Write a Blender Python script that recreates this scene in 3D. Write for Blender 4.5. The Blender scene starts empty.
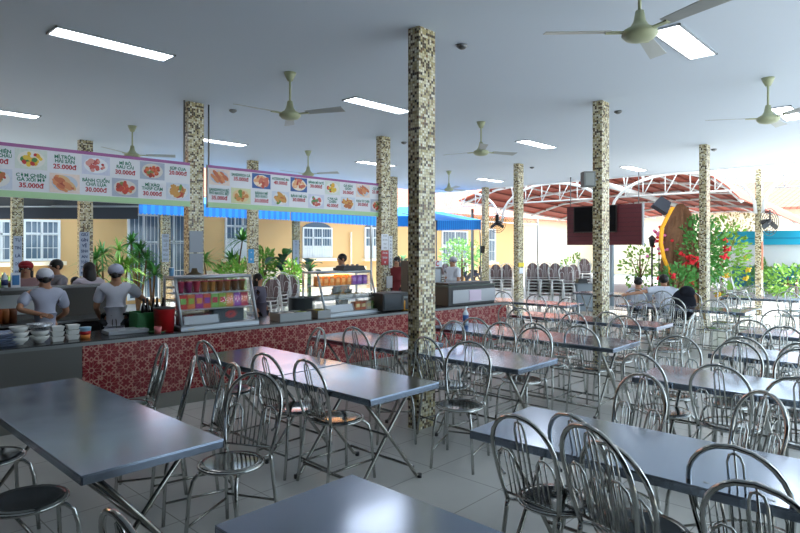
import bpy, bmesh, math, random
from mathutils import Vector, Matrix
random.seed(7)
R = math.radians; PI = math.pi
scene = bpy.context.scene
COL = scene.collection

# ------------------------------------------------------------ camera
F_PX = 596.0; YAW = 0.7535; HORIZON = 248.0; EYE = 1.73; CEIL = 3.84
cam_d = bpy.data.cameras.new('camera'); cam = bpy.data.objects.new('camera', cam_d); COL.objects.link(cam)
cam.location = (0, 0, EYE); cam.rotation_euler = (R(90), 0, YAW - R(90))
cam_d.sensor_width = 36; cam_d.lens = F_PX / 800 * 36; cam_d.shift_y = -(266.5 - HORIZON) / 800
cam_d.clip_start = 0.05; cam_d.clip_end = 400
scene.camera = cam

# ------------------------------------------------------------ world, sun, exposure
scene.view_settings.view_transform = 'Standard'; scene.view_settings.look = 'None'
scene.view_settings.gamma = 1; scene.view_settings.use_curve_mapping = False
scene.view_settings.exposure = 1.08
world = bpy.data.worlds.new('sky'); scene.world = world; world.use_nodes = True
wn = world.node_tree; bg = wn.nodes['Background']
bg.inputs['Color'].default_value = (0.68, 0.85, 1.0, 1); bg.inputs['Strength'].default_value = 1.7
sun_d = bpy.data.lights.new('sun', 'SUN'); sun = bpy.data.objects.new('sun', sun_d); COL.objects.link(sun)
sun_d.energy = 6.0; sun_d.angle = R(1.5); sun_d.color = (1.0, 0.95, 0.86)
sun.rotation_euler = Vector((0.75, -0.25, 1.1)).to_track_quat('Z', 'Y').to_euler()
sun.location = (30, -20, 40)

# ------------------------------------------------------------ placing helpers
FW = Vector((math.cos(YAW), math.sin(YAW), 0)); RT = Vector((math.sin(YAW), -math.cos(YAW), 0)); EYEP = Vector((0, 0, EYE))
def ray(x, y): return FW + RT * ((x - 400) / F_PX) - Vector((0, 0, 1)) * ((y - HORIZON) / F_PX)
def atz(x, y, z): r = ray(x, y); return EYEP + r * ((z - EYE) / r.z)
def aty(x, y, Y): r = ray(x, y); return EYEP + r * (Y / r.y)
def atx(x, y, X): r = ray(x, y); return EYEP + r * (X / r.x)
def atd(x, y, d): return EYEP + ray(x, y) * d

# ------------------------------------------------------------ materials
def lin(c):
    return tuple(((v / 255) / 12.92 if v / 255 <= 0.04045 else ((v / 255 + 0.055) / 1.055) ** 2.4) for v in c[:3]) + (1,)
MATS = {}
def mat(name, rgb, rough=0.6, metal=0.0, emit=0.0, noise=0.0, nscale=8.0, bump=0.0, spec=None, trans=0.0, alpha=1.0):
    if name in MATS: return MATS[name]
    m = bpy.data.materials.new(name); m.use_nodes = True; nt = m.node_tree; b = nt.nodes['Principled BSDF']
    c = lin(rgb)
    b.inputs['Base Color'].default_value = c; b.inputs['Roughness'].default_value = rough; b.inputs['Metallic'].default_value = metal
    if spec is not None: b.inputs['Specular IOR Level'].default_value = spec
    if trans: b.inputs['Transmission Weight'].default_value = trans; b.inputs['IOR'].default_value = 1.45
    if alpha < 1: b.inputs['Alpha'].default_value = alpha
    if emit: b.inputs['Emission Color'].default_value = c; b.inputs['Emission Strength'].default_value = emit
    if noise or bump:
        tc = nt.nodes.new('ShaderNodeTexCoord'); n = nt.nodes.new('ShaderNodeTexNoise'); n.inputs['Scale'].default_value = nscale; n.inputs['Detail'].default_value = 5
        nt.links.new(tc.outputs['Object'], n.inputs['Vector'])
        if noise:
            mx = nt.nodes.new('ShaderNodeMix'); mx.data_type = 'RGBA'
            mx.inputs[6].default_value = tuple(v * (1 - noise) for v in c[:3]) + (1,); mx.inputs[7].default_value = tuple(min(1, v * (1 + noise)) for v in c[:3]) + (1,)
            nt.links.new(n.outputs['Fac'], mx.inputs[0]); nt.links.new(mx.outputs[2], b.inputs['Base Color'])
        if bump:
            bp = nt.nodes.new('ShaderNodeBump'); bp.inputs['Strength'].default_value = bump; bp.inputs['Distance'].default_value = 0.01
            nt.links.new(n.outputs['Fac'], bp.inputs['Height']); nt.links.new(bp.outputs['Normal'], b.inputs['Normal'])
    MATS[name] = m
    return m
class NX:                                   # tiny expression helper for math nodes
    def __init__(s, nt, out): s.nt = nt; s.o = out
    def _op(s, op, *a):
        n = s.nt.nodes.new('ShaderNodeMath'); n.operation = op
        for i, v in enumerate((s,) + a):
            if isinstance(v, NX): s.nt.links.new(v.o, n.inputs[i])
            else: n.inputs[i].default_value = v
        return NX(s.nt, n.outputs[0])
    def __add__(s, v): return s._op('ADD', v)
    def __sub__(s, v): return s._op('SUBTRACT', v)
    def __mul__(s, v): return s._op('MULTIPLY', v)
    def __truediv__(s, v): return s._op('DIVIDE', v)
    def floor(s): return s._op('FLOOR')
    def fract(s): return s._op('FRACT')
    def abs(s): return s._op('ABSOLUTE')
    def lt(s, v): return s._op('LESS_THAN', v)
    def gt(s, v): return s._op('GREATER_THAN', v)
    def mx(s, v): return s._op('MAXIMUM', v)
    def mn(s, v): return s._op('MINIMUM', v)
    def sqrt(s): return s._op('SQRT')
    def cos(s): return s._op('COSINE')
    def atan2(s, v): return s._op('ARCTAN2', v)
def obj_xyz(nt, kind='Object'):
    tc = nt.nodes.new('ShaderNodeTexCoord'); sp = nt.nodes.new('ShaderNodeSeparateXYZ'); nt.links.new(tc.outputs[kind], sp.inputs[0])
    return [NX(nt, sp.outputs[i]) for i in range(3)]
def mixc(nt, fac, a, b):
    m = nt.nodes.new('ShaderNodeMix'); m.data_type = 'RGBA'
    nt.links.new(fac.o, m.inputs[0])
    for i, c in ((6, a), (7, b)):
        if isinstance(c, tuple): m.inputs[i].default_value = c
        else: nt.links.new(c, m.inputs[i])
    return m.outputs[2]
def mosaic_mat():
    m = bpy.data.materials.new('glass_mosaic'); m.use_nodes = True; nt = m.node_tree; b = nt.nodes['Principled BSDF']
    x, y, z = obj_xyz(nt); s = 1 / 0.0262
    u = (x - y) * s; v = z * s
    cb = nt.nodes.new('ShaderNodeCombineXYZ'); nt.links.new(u.floor().o, cb.inputs[0]); nt.links.new(v.floor().o, cb.inputs[1])
    w = nt.nodes.new('ShaderNodeTexWhiteNoise'); w.noise_dimensions = '2D'; nt.links.new(cb.outputs[0], w.inputs['Vector'])
    r = nt.nodes.new('ShaderNodeValToRGB'); r.color_ramp.interpolation = 'CONSTANT'
    stops = [(0, (214, 206, 168)), (0.24, (186, 172, 124)), (0.38, (232, 228, 206)), (0.54, (84, 64, 38)), (0.70, (152, 136, 88)), (0.80, (46, 38, 28)), (0.88, (204, 192, 150)), (0.96, (128, 92, 50))]
    e = r.color_ramp.elements; e[0].position = 0; e[0].color = lin(stops[0][1]); e[1].position = stops[1][0]; e[1].color = lin(stops[1][1])
    for p, c in stops[2:]:
        q = e.new(p); q.color = lin(c)
    nt.links.new(w.outputs['Value'], r.inputs['Fac'])
    edge = ((u.fract() - 0.5).abs().mx((v.fract() - 0.5).abs())).gt(0.44)
    nt.links.new(mixc(nt, edge, r.outputs['Color'], lin((150, 142, 120))), b.inputs['Base Color'])
    b.inputs['Roughness'].default_value = 0.3
    return m
def arabesque_mat():
    m = bpy.data.materials.new('red_rosette_tile'); m.use_nodes = True; nt = m.node_tree; b = nt.nodes['Principled BSDF']
    x, y, z = obj_xyz(nt); s = 1 / 0.33
    def rosette(du, dv):
        p = ((x * s + du).fract() - 0.5); q = ((z * s + dv).fract() - 0.5)
        r = (p * p + q * q).sqrt(); a = q.atan2(p)
        l1 = (r - ((a * 8).cos() * 0.15 + 0.25)).abs().lt(0.024)       # petals
        l2 = (r - ((a * 8 + PI).cos() * 0.09 + 0.36)).abs().lt(0.024)   # outer ring of points
        l3 = (r - 0.075).abs().lt(0.016)
        return l1.mx(l3), l2
    a1, b1 = rosette(0, 0); a2, b2 = rosette(0.5, 0.5)
    line = a1.mx(b1).mx(a2).mx(b2)
    nt.links.new(mixc(nt, line, lin((128, 10, 26)), lin((190, 132, 118))), b.inputs['Base Color'])
    b.inputs['Roughness'].default_value = 0.25
    return m
def floor_mat():
    m = bpy.data.materials.new('polished_floor_tile'); m.use_nodes = True; nt = m.node_tree; b = nt.nodes['Principled BSDF']
    x, y, z = obj_xyz(nt); s = 1 / 0.6
    u = x * s; v = y * s
    edge = ((u.fract() - 0.5).abs().mx((v.fract() - 0.5).abs())).gt(0.4935)
    n = nt.nodes.new('ShaderNodeTexNoise'); n.inputs['Scale'].default_value = 1.7; n.inputs['Detail'].default_value = 6
    tc = nt.nodes.new('ShaderNodeTexCoord'); nt.links.new(tc.outputs['Object'], n.inputs['Vector'])
    base = mixc(nt, NX(nt, n.outputs['Fac']), lin((198, 197, 192)), lin((218, 216, 210)))
    nt.links.new(mixc(nt, edge, base, lin((160, 157, 150))), b.inputs['Base Color'])
    b.inputs['Roughness'].default_value = 0.24
    return m
def brushed_mat(name, rgb, rough):
    m = bpy.data.materials.new(name); m.use_nodes = True; nt = m.node_tree; b = nt.nodes['Principled BSDF']
    b.inputs['Base Color'].default_value = lin(rgb); b.inputs['Metallic'].default_value = 1
    tc = nt.nodes.new('ShaderNodeTexCoord'); n = nt.nodes.new('ShaderNodeTexNoise'); n.inputs['Scale'].default_value = 3.0; n.inputs['Detail'].default_value = 3
    nt.links.new(tc.outputs['Object'], n.inputs['Vector'])
    r = NX(nt, n.outputs['Fac']) * 0.16 + (rough - 0.08); nt.links.new(r.o, b.inputs['Roughness'])
    n2 = nt.nodes.new('ShaderNodeTexNoise'); n2.inputs['Scale'].default_value = 5.0; n2.inputs['Detail'].default_value = 1; nt.links.new(tc.outputs['Object'], n2.inputs['Vector'])
    bp = nt.nodes.new('ShaderNodeBump'); bp.inputs['Strength'].default_value = 0.05; bp.inputs['Distance'].default_value = 0.01
    nt.links.new(n2.outputs['Fac'], bp.inputs['Height']); nt.links.new(bp.outputs['Normal'], b.inputs['Normal'])
    return m
def rooftile_mat():
    m = bpy.data.materials.new('terracotta_roof_tile'); m.use_nodes = True; nt = m.node_tree; b = nt.nodes['Principled BSDF']
    x, y, z = obj_xyz(nt)
    e = ((x * 4).fract() - 0.5).abs().gt(0.40).mx((((y + x * 0 + z * 0.6) * 3).fract() - 0.5).abs().gt(0.42))
    nt.links.new(mixc(nt, e, lin((205, 120, 96)), lin((150, 76, 60))), b.inputs['Base Color']); b.inputs['Roughness'].default_value = 0.8
    return m
M_mosaic = mosaic_mat(); M_arab = arabesque_mat(); M_floor = floor_mat(); M_rooft = rooftile_mat()
M_table = brushed_mat('brushed_steel_sheet', (156, 168, 186), 0.17)
M_steel = mat('chromed_tube', (190, 192, 188), 0.14, 1.0)
M_tube = mat('stainless_tube', (150, 149, 142), 0.27, 1.0)
M_seat = mat('polished_steel_seat', (150, 150, 146), 0.12, 1.0)
M_dull = mat('dull_steel', (128, 130, 130), 0.45, 0.9)
M_alu = mat('aluminium_profile', (176, 184, 190), 0.4, 0.6)
M_white = mat('white_plaster', (232, 235, 238), 0.85)
M_ceil = mat('ceiling_paint', (208, 219, 232), 0.7)
M_black = mat('black_plastic', (22, 22, 24), 0.4)
M_dark = mat('dark_counter_stone', (34, 34, 36), 0.22)
M_greyp = mat('grey_steel_panel', (98, 98, 94), 0.5, 0.3)
M_lamp = mat('lamp_diffuser', (245, 248, 255), 0.5, 0, emit=6.5)
M_yell = mat('yellow_wall_paint', (224, 184, 128), 0.85, noise=0.05, nscale=1.2)
M_cream = mat('cream_wall_paint', (246, 230, 200), 0.85, noise=0.04, nscale=1.2)
M_blue = mat('blue_canvas', (22, 138, 224), 0.7)
M_bluedk = mat('blue_canvas_stripe', (12, 112, 205), 0.7)
M_tarp = mat('dark_grey_tarpaulin', (62, 68, 78), 0.8)
M_glassdk = mat('window_glass', (92, 112, 130), 0.12, 0.0, spec=0.8)
M_frame = mat('white_window_frame', (225, 230, 232), 0.5)
M_leaf = mat('leaf_green', (74, 138, 60), 0.55, noise=0.4, nscale=5)
M_leafl = mat('leaf_light_green', (132, 180, 72), 0.55, noise=0.35, nscale=5)
M_leafd = mat('leaf_dark_green', (30, 72, 44), 0.5, noise=0.3, nscale=5)
M_bark = mat('bark', (116, 84, 58), 0.9, noise=0.4, nscale=14, bump=0.6)
M_skin = mat('skin', (182, 132, 102), 0.55)
M_hair = mat('black_hair', (20, 17, 16), 0.5)
M_cerm = mat('white_ceramic', (225, 225, 220), 0.25)
M_red = mat('red_plastic', (176, 24, 30), 0.4)
M_conc = mat('outdoor_concrete', (186, 187, 186), 0.9, noise=0.12, nscale=0.8)
M_pipew = mat('white_painted_steel', (226, 228, 228), 0.5)
M_glass = mat('case_glass', (235, 245, 245), 0.04, 0, trans=1.0, alpha=0.35)

# ------------------------------------------------------------ mesh helpers
class MB:
    def __init__(s): s.v = []; s.f = []; s.mi = []; s.sm = []; s.mats = []
    def m(s, mt):
        if mt not in s.mats: s.mats.append(mt)
        return s.mats.index(mt)
    def add(s, vs, fs, mt, smooth=False, T=None):
        o = len(s.v); k = s.m(mt)
        for p in vs: s.v.append(tuple(T @ Vector(p)) if T is not None else tuple(p))
        for f in fs: s.f.append(tuple(o + i for i in f)); s.mi.append(k); s.sm.append(smooth)
        return s
    def box(s, c, d, mt, T=None, taper=None):
        x, y, z = (v / 2 for v in d); tx = taper or 1
        vs = [(c[0] + i * x * (tx if k > 0 else 1), c[1] + j * y * (tx if k > 0 else 1), c[2] + k * z) for k in (-1, 1) for j in (-1, 1) for i in (-1, 1)]
        return s.add(vs, [(0, 2, 3, 1), (4, 5, 7, 6), (0, 1, 5, 4), (2, 6, 7, 3), (0, 4, 6, 2), (1, 3, 7, 5)], mt, T=T)
    def bbox(s, a, b, mt, T=None):
        return s.box([(a[i] + b[i]) / 2 for i in range(3)], [abs(b[i] - a[i]) for i in range(3)], mt, T)
    def tube(s, pts, r, mt, n=8, closed=False, T=None, caps=True):
        pts = [Vector(p) for p in pts]; N = len(pts); rr = r if isinstance(r, (list, tuple)) else [r] * N
        tang = []
        for i in range(N):
            a = pts[(i - 1) % N] if (closed or i > 0) else pts[i]; b = pts[(i + 1) % N] if (closed or i < N - 1) else pts[i]
            t = (b - a); tang.append(t.normalized() if t.length > 1e-9 else Vector((0, 0, 1)))
        t0 = tang[0]; ref = Vector((0, 0, 1)) if abs(t0.z) < 0.9 else Vector((1, 0, 0)); u = t0.cross(ref).normalized()
        vs = []
        for i in range(N):
            t = tang[i]; u = (u - t * u.dot(t)); u = u.normalized() if u.length > 1e-6 else t.orthogonal().normalized(); w = t.cross(u)
            for k in range(n):
                a = 2 * PI * k / n; vs.append(pts[i] + (u * math.cos(a) + w * math.sin(a)) * rr[i])
        fs = []
        for i in range(N if closed else N - 1):
            j = (i + 1) % N
            for k in range(n): fs.append((i * n + k, i * n + (k + 1) % n, j * n + (k + 1) % n, j * n + k))
        if caps and not closed: fs += [tuple(range(n))[::-1], tuple(range((N - 1) * n, N * n))]
        return s.add(vs, fs, mt, True, T)
    def lathe(s, prof, c, mt, n=20, T=None, smooth=True):
        vs = []; fs = []
        for (r, z) in prof:
            for k in range(n):
                a = 2 * PI * k / n; vs.append((c[0] + r * math.cos(a), c[1] + r * math.sin(a), c[2] + z))
        for i in range(len(prof) - 1):
            for k in range(n): fs.append((i * n + k, i * n + (k + 1) % n, (i + 1) * n + (k + 1) % n, (i + 1) * n + k))
        if prof[0][0] > 1e-4: fs.append(tuple(range(n))[::-1])
        if prof[-1][0] > 1e-4: fs.append(tuple(range((len(prof) - 1) * n, len(prof) * n)))
        return s.add(vs, fs, mt, smooth, T)
    def ell(s, c, r, mt, n=10, T=None):
        prof = [(max(1e-5, math.cos(a)), math.sin(a)) for a in [(-PI / 2 + PI * i / n) for i in range(n + 1)]]
        vs = []; fs = []; k_ = 2 * n
        for (q, z) in prof:
            for k in range(k_): a = 2 * PI * k / k_; vs.append((c[0] + r[0] * q * math.cos(a), c[1] + r[1] * q * math.sin(a), c[2] + r[2] * z))
        for i in range(n):
            for k in range(k_): fs.append((i * k_ + k, i * k_ + (k + 1) % k_, (i + 1) * k_ + (k + 1) % k_, (i + 1) * k_ + k))
        return s.add(vs, fs, mt, True, T)
    def quad(s, a, b, c, d, mt): return s.add([a, b, c, d], [(0, 1, 2, 3)], mt)
    def prism(s, poly, h, mt, axis='z', T=None):
        n = len(poly)
        def P(p, t): return {'z': (p[0], p[1], t), 'y': (p[0], t, p[1]), 'x': (t, p[0], p[1])}[axis]
        vs = [P(p, h[0]) for p in poly] + [P(p, h[1]) for p in poly]
        fs = [tuple(range(n))[::-1], tuple(range(n, 2 * n))] + [(i, (i + 1) % n, n + (i + 1) % n, n + i) for i in range(n)]
        return s.add(vs, fs, mt, T=T)
    def build(s, name, parent=None, loc=None, bevel=0):
        me = bpy.data.meshes.new(name); me.from_pydata(s.v, [], s.f)
        for mt in s.mats: me.materials.append(mt)
        me.polygons.foreach_set('material_index', s.mi); me.polygons.foreach_set('use_smooth', s.sm); me.update()
        bm = bmesh.new(); bm.from_mesh(me); bmesh.ops.recalc_face_normals(bm, faces=bm.faces); bm.to_mesh(me); bm.free()
        o = bpy.data.objects.new(name, me); COL.objects.link(o)
        if parent: o.parent = parent
        if loc is not None: o.location = loc
        if bevel:
            b = o.modifiers.new('bevel', 'BEVEL'); b.width = bevel; b.segments = 2; b.limit_method = 'ANGLE'
        return o
def tag(o, label=None, cat=None, group=None, kind=None):
    if label: o['label'] = label
    if cat: o['category'] = cat
    if group: o['group'] = group
    if kind: o['kind'] = kind
    return o
def thing(name, label, cat, loc=(0, 0, 0), rz=0, group=None):
    o = bpy.data.objects.new(name, None); COL.objects.link(o); o.empty_display_size = 0.1
    o.location = loc; o.rotation_euler = (0, 0, rz)
    return tag(o, label, cat, group)
KIDS = {}
def copy_tree(o, loc, rz, label=None, group=None):
    def cp(src, par):
        c = src.copy(); COL.objects.link(c)
        if par: c.parent = par; c.matrix_parent_inverse = src.matrix_parent_inverse.copy()
        for ch in KIDS[src.name] if src.name in KIDS else list(src.children): cp(ch, c)
        return c
    r = cp(o, None); r.location = loc; r.rotation_euler = (0, 0, rz)
    if label: r['label'] = label
    if group: r['group'] = group
    return r
def struct(o): o['kind'] = 'structure'; return o
def RZ(a, loc=(0, 0, 0)): return Matrix.Translation(loc) @ Matrix.Rotation(a, 4, 'Z')

# ============================================================ SETTING
struct(MB().bbox((-1.6, -2.2, -0.12), (17.6, 14.5, 0), M_floor).build('floor'))
struct(MB().bbox((-40, -60, -0.5), (110, 110, -0.13), M_conc).build('floor_courtyard'))
struct(MB().bbox((-1.6, -2.2, CEIL), (17.35, 14.5, CEIL + 0.3), M_ceil).build('ceiling'))
struct(MB().bbox((17.35, -2.2, CEIL - 0.02), (17.5, 14.5, CEIL + 0.4), M_white).build('trim_1'))
struct(MB().bbox((-1.8, -2.2, 0), (-1.6, 14.5, CEIL), mat('dark_light_block', (60, 62, 64), 0.85)).build('wall_left_unseen'))  # unseen wall, set close and coloured dark to dim the hall's left side
struct(MB().bbox((-1.8, -2.4, 0), (3.4, -2.2, CEIL), mat('dark_light_block', (60, 62, 64), 0.85)).build('wall_back_unseen'))  # unseen dark wall, added to block daylight and keep the left ceiling darker
# yellow annexe building beyond the kitchen side
WY = 20.0
wb = MB().bbox((-12, WY, -0.13), (32, WY + 0.3, 3.6), M_yell)
struct(wb.build('wall_annexe'))
struct(MB().bbox((11.0, WY - 0.05, -0.13), (19, WY - 0.001, 0.9), M_cream).build('baseboard_annexe'))
rf = MB()
rf.add([(-12, WY - 0.7, 3.55), (45, WY - 0.7, 3.55), (45, WY + 5, 6.0), (-12, WY + 5, 6.0), (-12, WY - 0.7, 3.45), (45, WY - 0.7, 3.45), (45, WY + 5, 5.9), (-12, WY + 5, 5.9)],
       [(0, 1, 2, 3), (7, 6, 5, 4), (0, 4, 5, 1), (2, 6, 7, 3), (1, 5, 6, 2), (0, 3, 7, 4)], M_rooft)
tag(rf.build('tiled_roof'), 'pinkish terracotta tiled roof over the yellow annexe wall', 'roof')

# ---- windows of the annexe (arched ones get an arched head)
def window(idx, x0, x1, ytop, ybot, arched=False, cols=3, door=False, white_low=False):
    a = aty(x0, ybot, WY); b = aty(x1, ybot, WY); zt = aty((x0 + x1) / 2, ytop, WY).z; zb = 0.0 if door else a.z
    xa, xb = a.x, b.x; w = xb - xa; y0 = WY - 0.06
    g = MB().bbox((xa, y0 + 0.03, zb), (xb, y0 + 0.05, zt), M_glassdk)
    o = struct(g.build('window_%d' % idx)); fr = MB(); t = 0.07
    fr.bbox((xa - t, y0 - 0.03, zb), (xa, y0 + 0.05, zt + t), M_frame); fr.bbox((xb, y0 - 0.03, zb), (xb + t, y0 + 0.05, zt + t), M_frame)
    fr.bbox((xa, y0 - 0.03, zt), (xb, y0 + 0.05, zt + t), M_frame); fr.bbox((xa, y0 - 0.03, zb), (xb, y0 + 0.05, zb + t), M_frame)
    for i in range(1, cols): fr.bbox((xa + w * i / cols - 0.03, y0 - 0.02, zb), (xa + w * i / cols + 0.03, y0 + 0.04, zt), M_frame)
    fr.bbox((xa, y0 - 0.02, zb + (zt - zb) * 0.68), (xb, y0 + 0.04, zb + (zt - zb) * 0.68 + 0.05), M_frame)
    fr.build('window_frame', o)
    br = MB(); nb = int(w / 0.13)
    for i in range(1, nb): br.tube([(xa + w * i / nb, y0 - 0.06, zb + 0.03), (xa + w * i / nb, y0 - 0.06, zt)], 0.009, M_frame, 5)
    for k in range(1, 3): br.tube([(xa, y0 - 0.06, zb + (zt - zb) * k / 3), (xb, y0 - 0.06, zb + (zt - zb) * k / 3)], 0.009, M_frame, 5)
    br.build('security_bars', o)
    if white_low: MB().bbox((xa, y0 - 0.01, zb), (xb, y0 + 0.028, zb + (zt - zb) * 0.42), M_frame).build('frosted_pane', o)
    if not door: MB().bbox((xa - 0.2, y0 - 0.16, zb - 0.14), (xb + 0.2, y0 + 0.05, zb - 0.02), M_cream).build('window_sill', o)
    if arched:
        pts = [(xa + w / 2 + (w / 2 + 0.05) * math.cos(a_), zt - 0.02 + 0.30 * math.sin(a_)) for a_ in [PI * k / 12 for k in range(13)]]
        MB().prism(pts, (y0 + 0.0, y0 + 0.055), M_glassdk, 'y').build('arched_pane', o)
    return o
window(1, -16, 9, 222, 262)
window(2, 25, 57, 222, 261, cols=2)
window(3, 129, 157, 216, 275, door=True, cols=2)
window(4, 160, 186, 216, 275, door=True, cols=2)
window(5, 226, 250, 212, 258, white_low=True)
window(6, 303, 330, 229, 258, arched=True, white_low=True)
window(7, 365, 386, 229, 258, arched=True, white_low=True)
window(8, 442, 466, 232, 275, cols=2)
window(9, 488, 494, 230, 262, cols=1)
# pipe on the annexe
struct(MB().tube([tuple(aty(351, 232, WY - 0.1)), tuple(aty(351, 275, WY - 0.1))], 0.05, M_cream, 8).build('trim_2'))

# ---- mosaic columns
COLS = [('A', 4.245, 3.736, 'thick mosaic column nearest the camera, right of the drinks fridge side of the picture'),
        ('B', 4.162, 8.067, 'mosaic column standing between the two menu boards'),
        ('C', 8.167, 3.713, 'mosaic column in front of the hanging maroon screen'),
        ('D', 12.831, 7.998, 'mosaic column with a yellow and white sticker band near the chair stacks'),
        ('E', 13.073, 3.738, 'mosaic column in front of the red flowering shrub'),
        ('F', 7.929, 7.915, 'mosaic column at the right end of the right menu board'),
        ('G', 7.961, 12.4, 'mosaic column with a small blue poster beyond the first display case'),
        ('H', 4.195, 12.469, 'mosaic column behind the left menu board carrying a tall dark-lettered sign'),
        ('J', 18.07, 3.83, 'outermost right mosaic column with an orange strip, beside the topiary cone'),
        ('K', 12.666, 12.206, 'slim mosaic column just right of and behind the column with the red notice'),
        ('I', 17.047, 11.961, 'slim mosaic column holding a small black junction box')]
for k, cx, cy, lab in COLS:
    if k == 'A': lab = 'largest, nearest mosaic column, reaching from the middle chairs to the ceiling'
    zb = -0.13 if k == 'J' else 0
    o = MB().bbox((-0.12, -0.07, zb - 0), (0.12, 0.07, CEIL if k != 'J' else CEIL + 0.0), M_mosaic).build('mosaic_column', None, (cx + 0.12, cy + 0.07, 0))
    tag(o, lab, 'column', 'mosaic columns of the canteen hall')
PY = []
SL = ['farthest left slim mosaic post with a blue-lettered sign, seen left of the staff heads', 'slim mosaic post with a faint lettered strip in front of the glazed doors', 'slim mosaic post beside the banana plant with a narrow lettered strip']
for (x, X), lab in zip(((17, 4.15), (165.5, 8.0), (296, 12.3)), SL):
    p = atx(x, 240, X); o = MB().bbox((-0.12, -0.07, -0.13), (0.12, 0.07, 3.3), M_mosaic).build('mosaic_post', None, (p.x, p.y, 0)); PY.append(p.y - 0.085)
    tag(o, lab, 'column', 'slim mosaic posts beyond the counter')

# ---- ceiling lamps
LAMPS = [(2.48, 6.38, 'recessed panel lamp, uppermost left one above the left menu board'), (6.21, 6.26, 'recessed panel lamp just left of the nearest column'),
         (10.72, 6.25, 'recessed panel lamp between the two middle fans, above centre right'), (15.75, 6.28, 'recessed panel lamp farthest along towards the hanging screen'),
         (6.46, 2.05, 'recessed panel lamp behind the blades of the nearest fan'), (10.95, 1.95, 'recessed panel lamp behind the far right fan'),
         (2.42, 10.8, 'recessed panel lamp cut off at the left edge of the picture'), (6.15, 10.7, 'recessed panel lamp right of the column between the menu boards'),
         (10.45, 10.62, 'recessed panel lamp crossed by the column at the right menu board'), (15.4, 10.6, 'small far recessed panel lamp left of the slim far columns')]
for x, y, lab in LAMPS:
    t = thing('ceiling_lamp', lab, 'ceiling lamp', (x, y, CEIL), 0, 'recessed ceiling panel lamps')
    MB().box((0, 0, -0.004), (1.15, 0.25, 0.012), M_lamp).build('diffuser', t)
    f = MB()
    for sx in (-1, 1): f.box((sx * 0.585, 0, -0.008), (0.02, 0.29, 0.018), M_alu)
    for sy in (-1, 1): f.box((0, sy * 0.135, -0.008), (1.19, 0.02, 0.018), M_alu)
    f.build('lamp_frame', t)
for i, ((x, y), lab) in enumerate(zip([(462, 45), (233, 110), (404, 142), (618, 111), (532, 167), (714, 149)],
        ['right of the nearest column top', 'right of the column between the menu boards', 'left of the nearest column', 'right of the column before the screen', 'right of the sticker band column', 'right of the shrub column'])):
    p = atz(x, y, CEIL)
    t = MB().lathe([(0.055, 0), (0.06, -0.015), (0.045, -0.03), (0.02, -0.045), (0.001, -0.045)], (0, 0, 0), M_dull, 14).build('smoke_detector', None, p)
    tag(t, 'small round smoke detector on the ceiling ' + lab, 'smoke detector', 'ceiling smoke detectors')

# ---- ceiling fans
M_fan = mat('greenish_fan_enamel', (176, 182, 146), 0.4)
M_blade = mat('grey_fan_blade', (176, 180, 178), 0.4)
def fan(loc, rot, lab, drop=0.5):
    t = thing('ceiling_fan', lab, 'ceiling fan', (loc[0], loc[1], CEIL), rot, 'ceiling fans')
    MB().lathe([(0.001, 0), (0.075, 0), (0.06, -0.04), (0.03, -0.10), (0.001, -0.10)], (0, 0, 0), M_fan).build('canopy', t)
    MB().tube([(0, 0, -0.08), (0, 0, -drop + 0.12)], 0.013, M_fan).build('downrod', t)
    MB().lathe([(0.001, 0.16), (0.03, 0.16), (0.045, 0.08), (0.07, 0.04), (0.125, 0.01), (0.13, -0.02), (0.10, -0.05), (0.05, -0.065), (0.001, -0.07)], (0, 0, -drop), M_fan).build('motor_housing', t)
    for k in range(3):
        T = RZ(k * 2 * PI / 3)
        b = MB(); b.add([(0.22, -0.05, -drop + 0.012), (0.70, -0.075, -drop + 0.022), (0.70, 0.055, -drop - 0.006), (0.22, 0.045, -drop - 0.004),
                         (0.22, -0.05, -drop + 0.018), (0.70, -0.075, -drop + 0.028), (0.70, 0.055, -drop), (0.22, 0.045, -drop + 0.002)],
                        [(0, 3, 2, 1), (4, 5, 6, 7), (0, 1, 5, 4), (1, 2, 6, 5), (2, 3, 7, 6), (3, 0, 4, 7)], M_blade, T=T)
        bo = b.build('fan_blade', t)
        MB().box((0.17, 0, -drop + 0.0), (0.16, 0.04, 0.012), M_fan, T=T).build('blade_bracket', bo)
fan((4.33, 5.88), R(55), 'ceiling fan on a long rod above the space left of the nearest column')
fan((8.21, 5.84), R(100), 'ceiling fan hanging right of the nearest column')
fan((4.47, 1.74), R(130), 'nearest ceiling fan, cut by the top edge of the picture')
fan((8.52, 1.73), R(120), 'ceiling fan at the right edge of the picture')
fan((4.35, 10.43), R(93), 'ceiling fan just above the left menu board')
fan((8.09, 10.33), R(60), 'ceiling fan just above the right menu board')
fan((12.83, 10.2), R(0), 'small far ceiling fan right of the nearest column')

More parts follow.
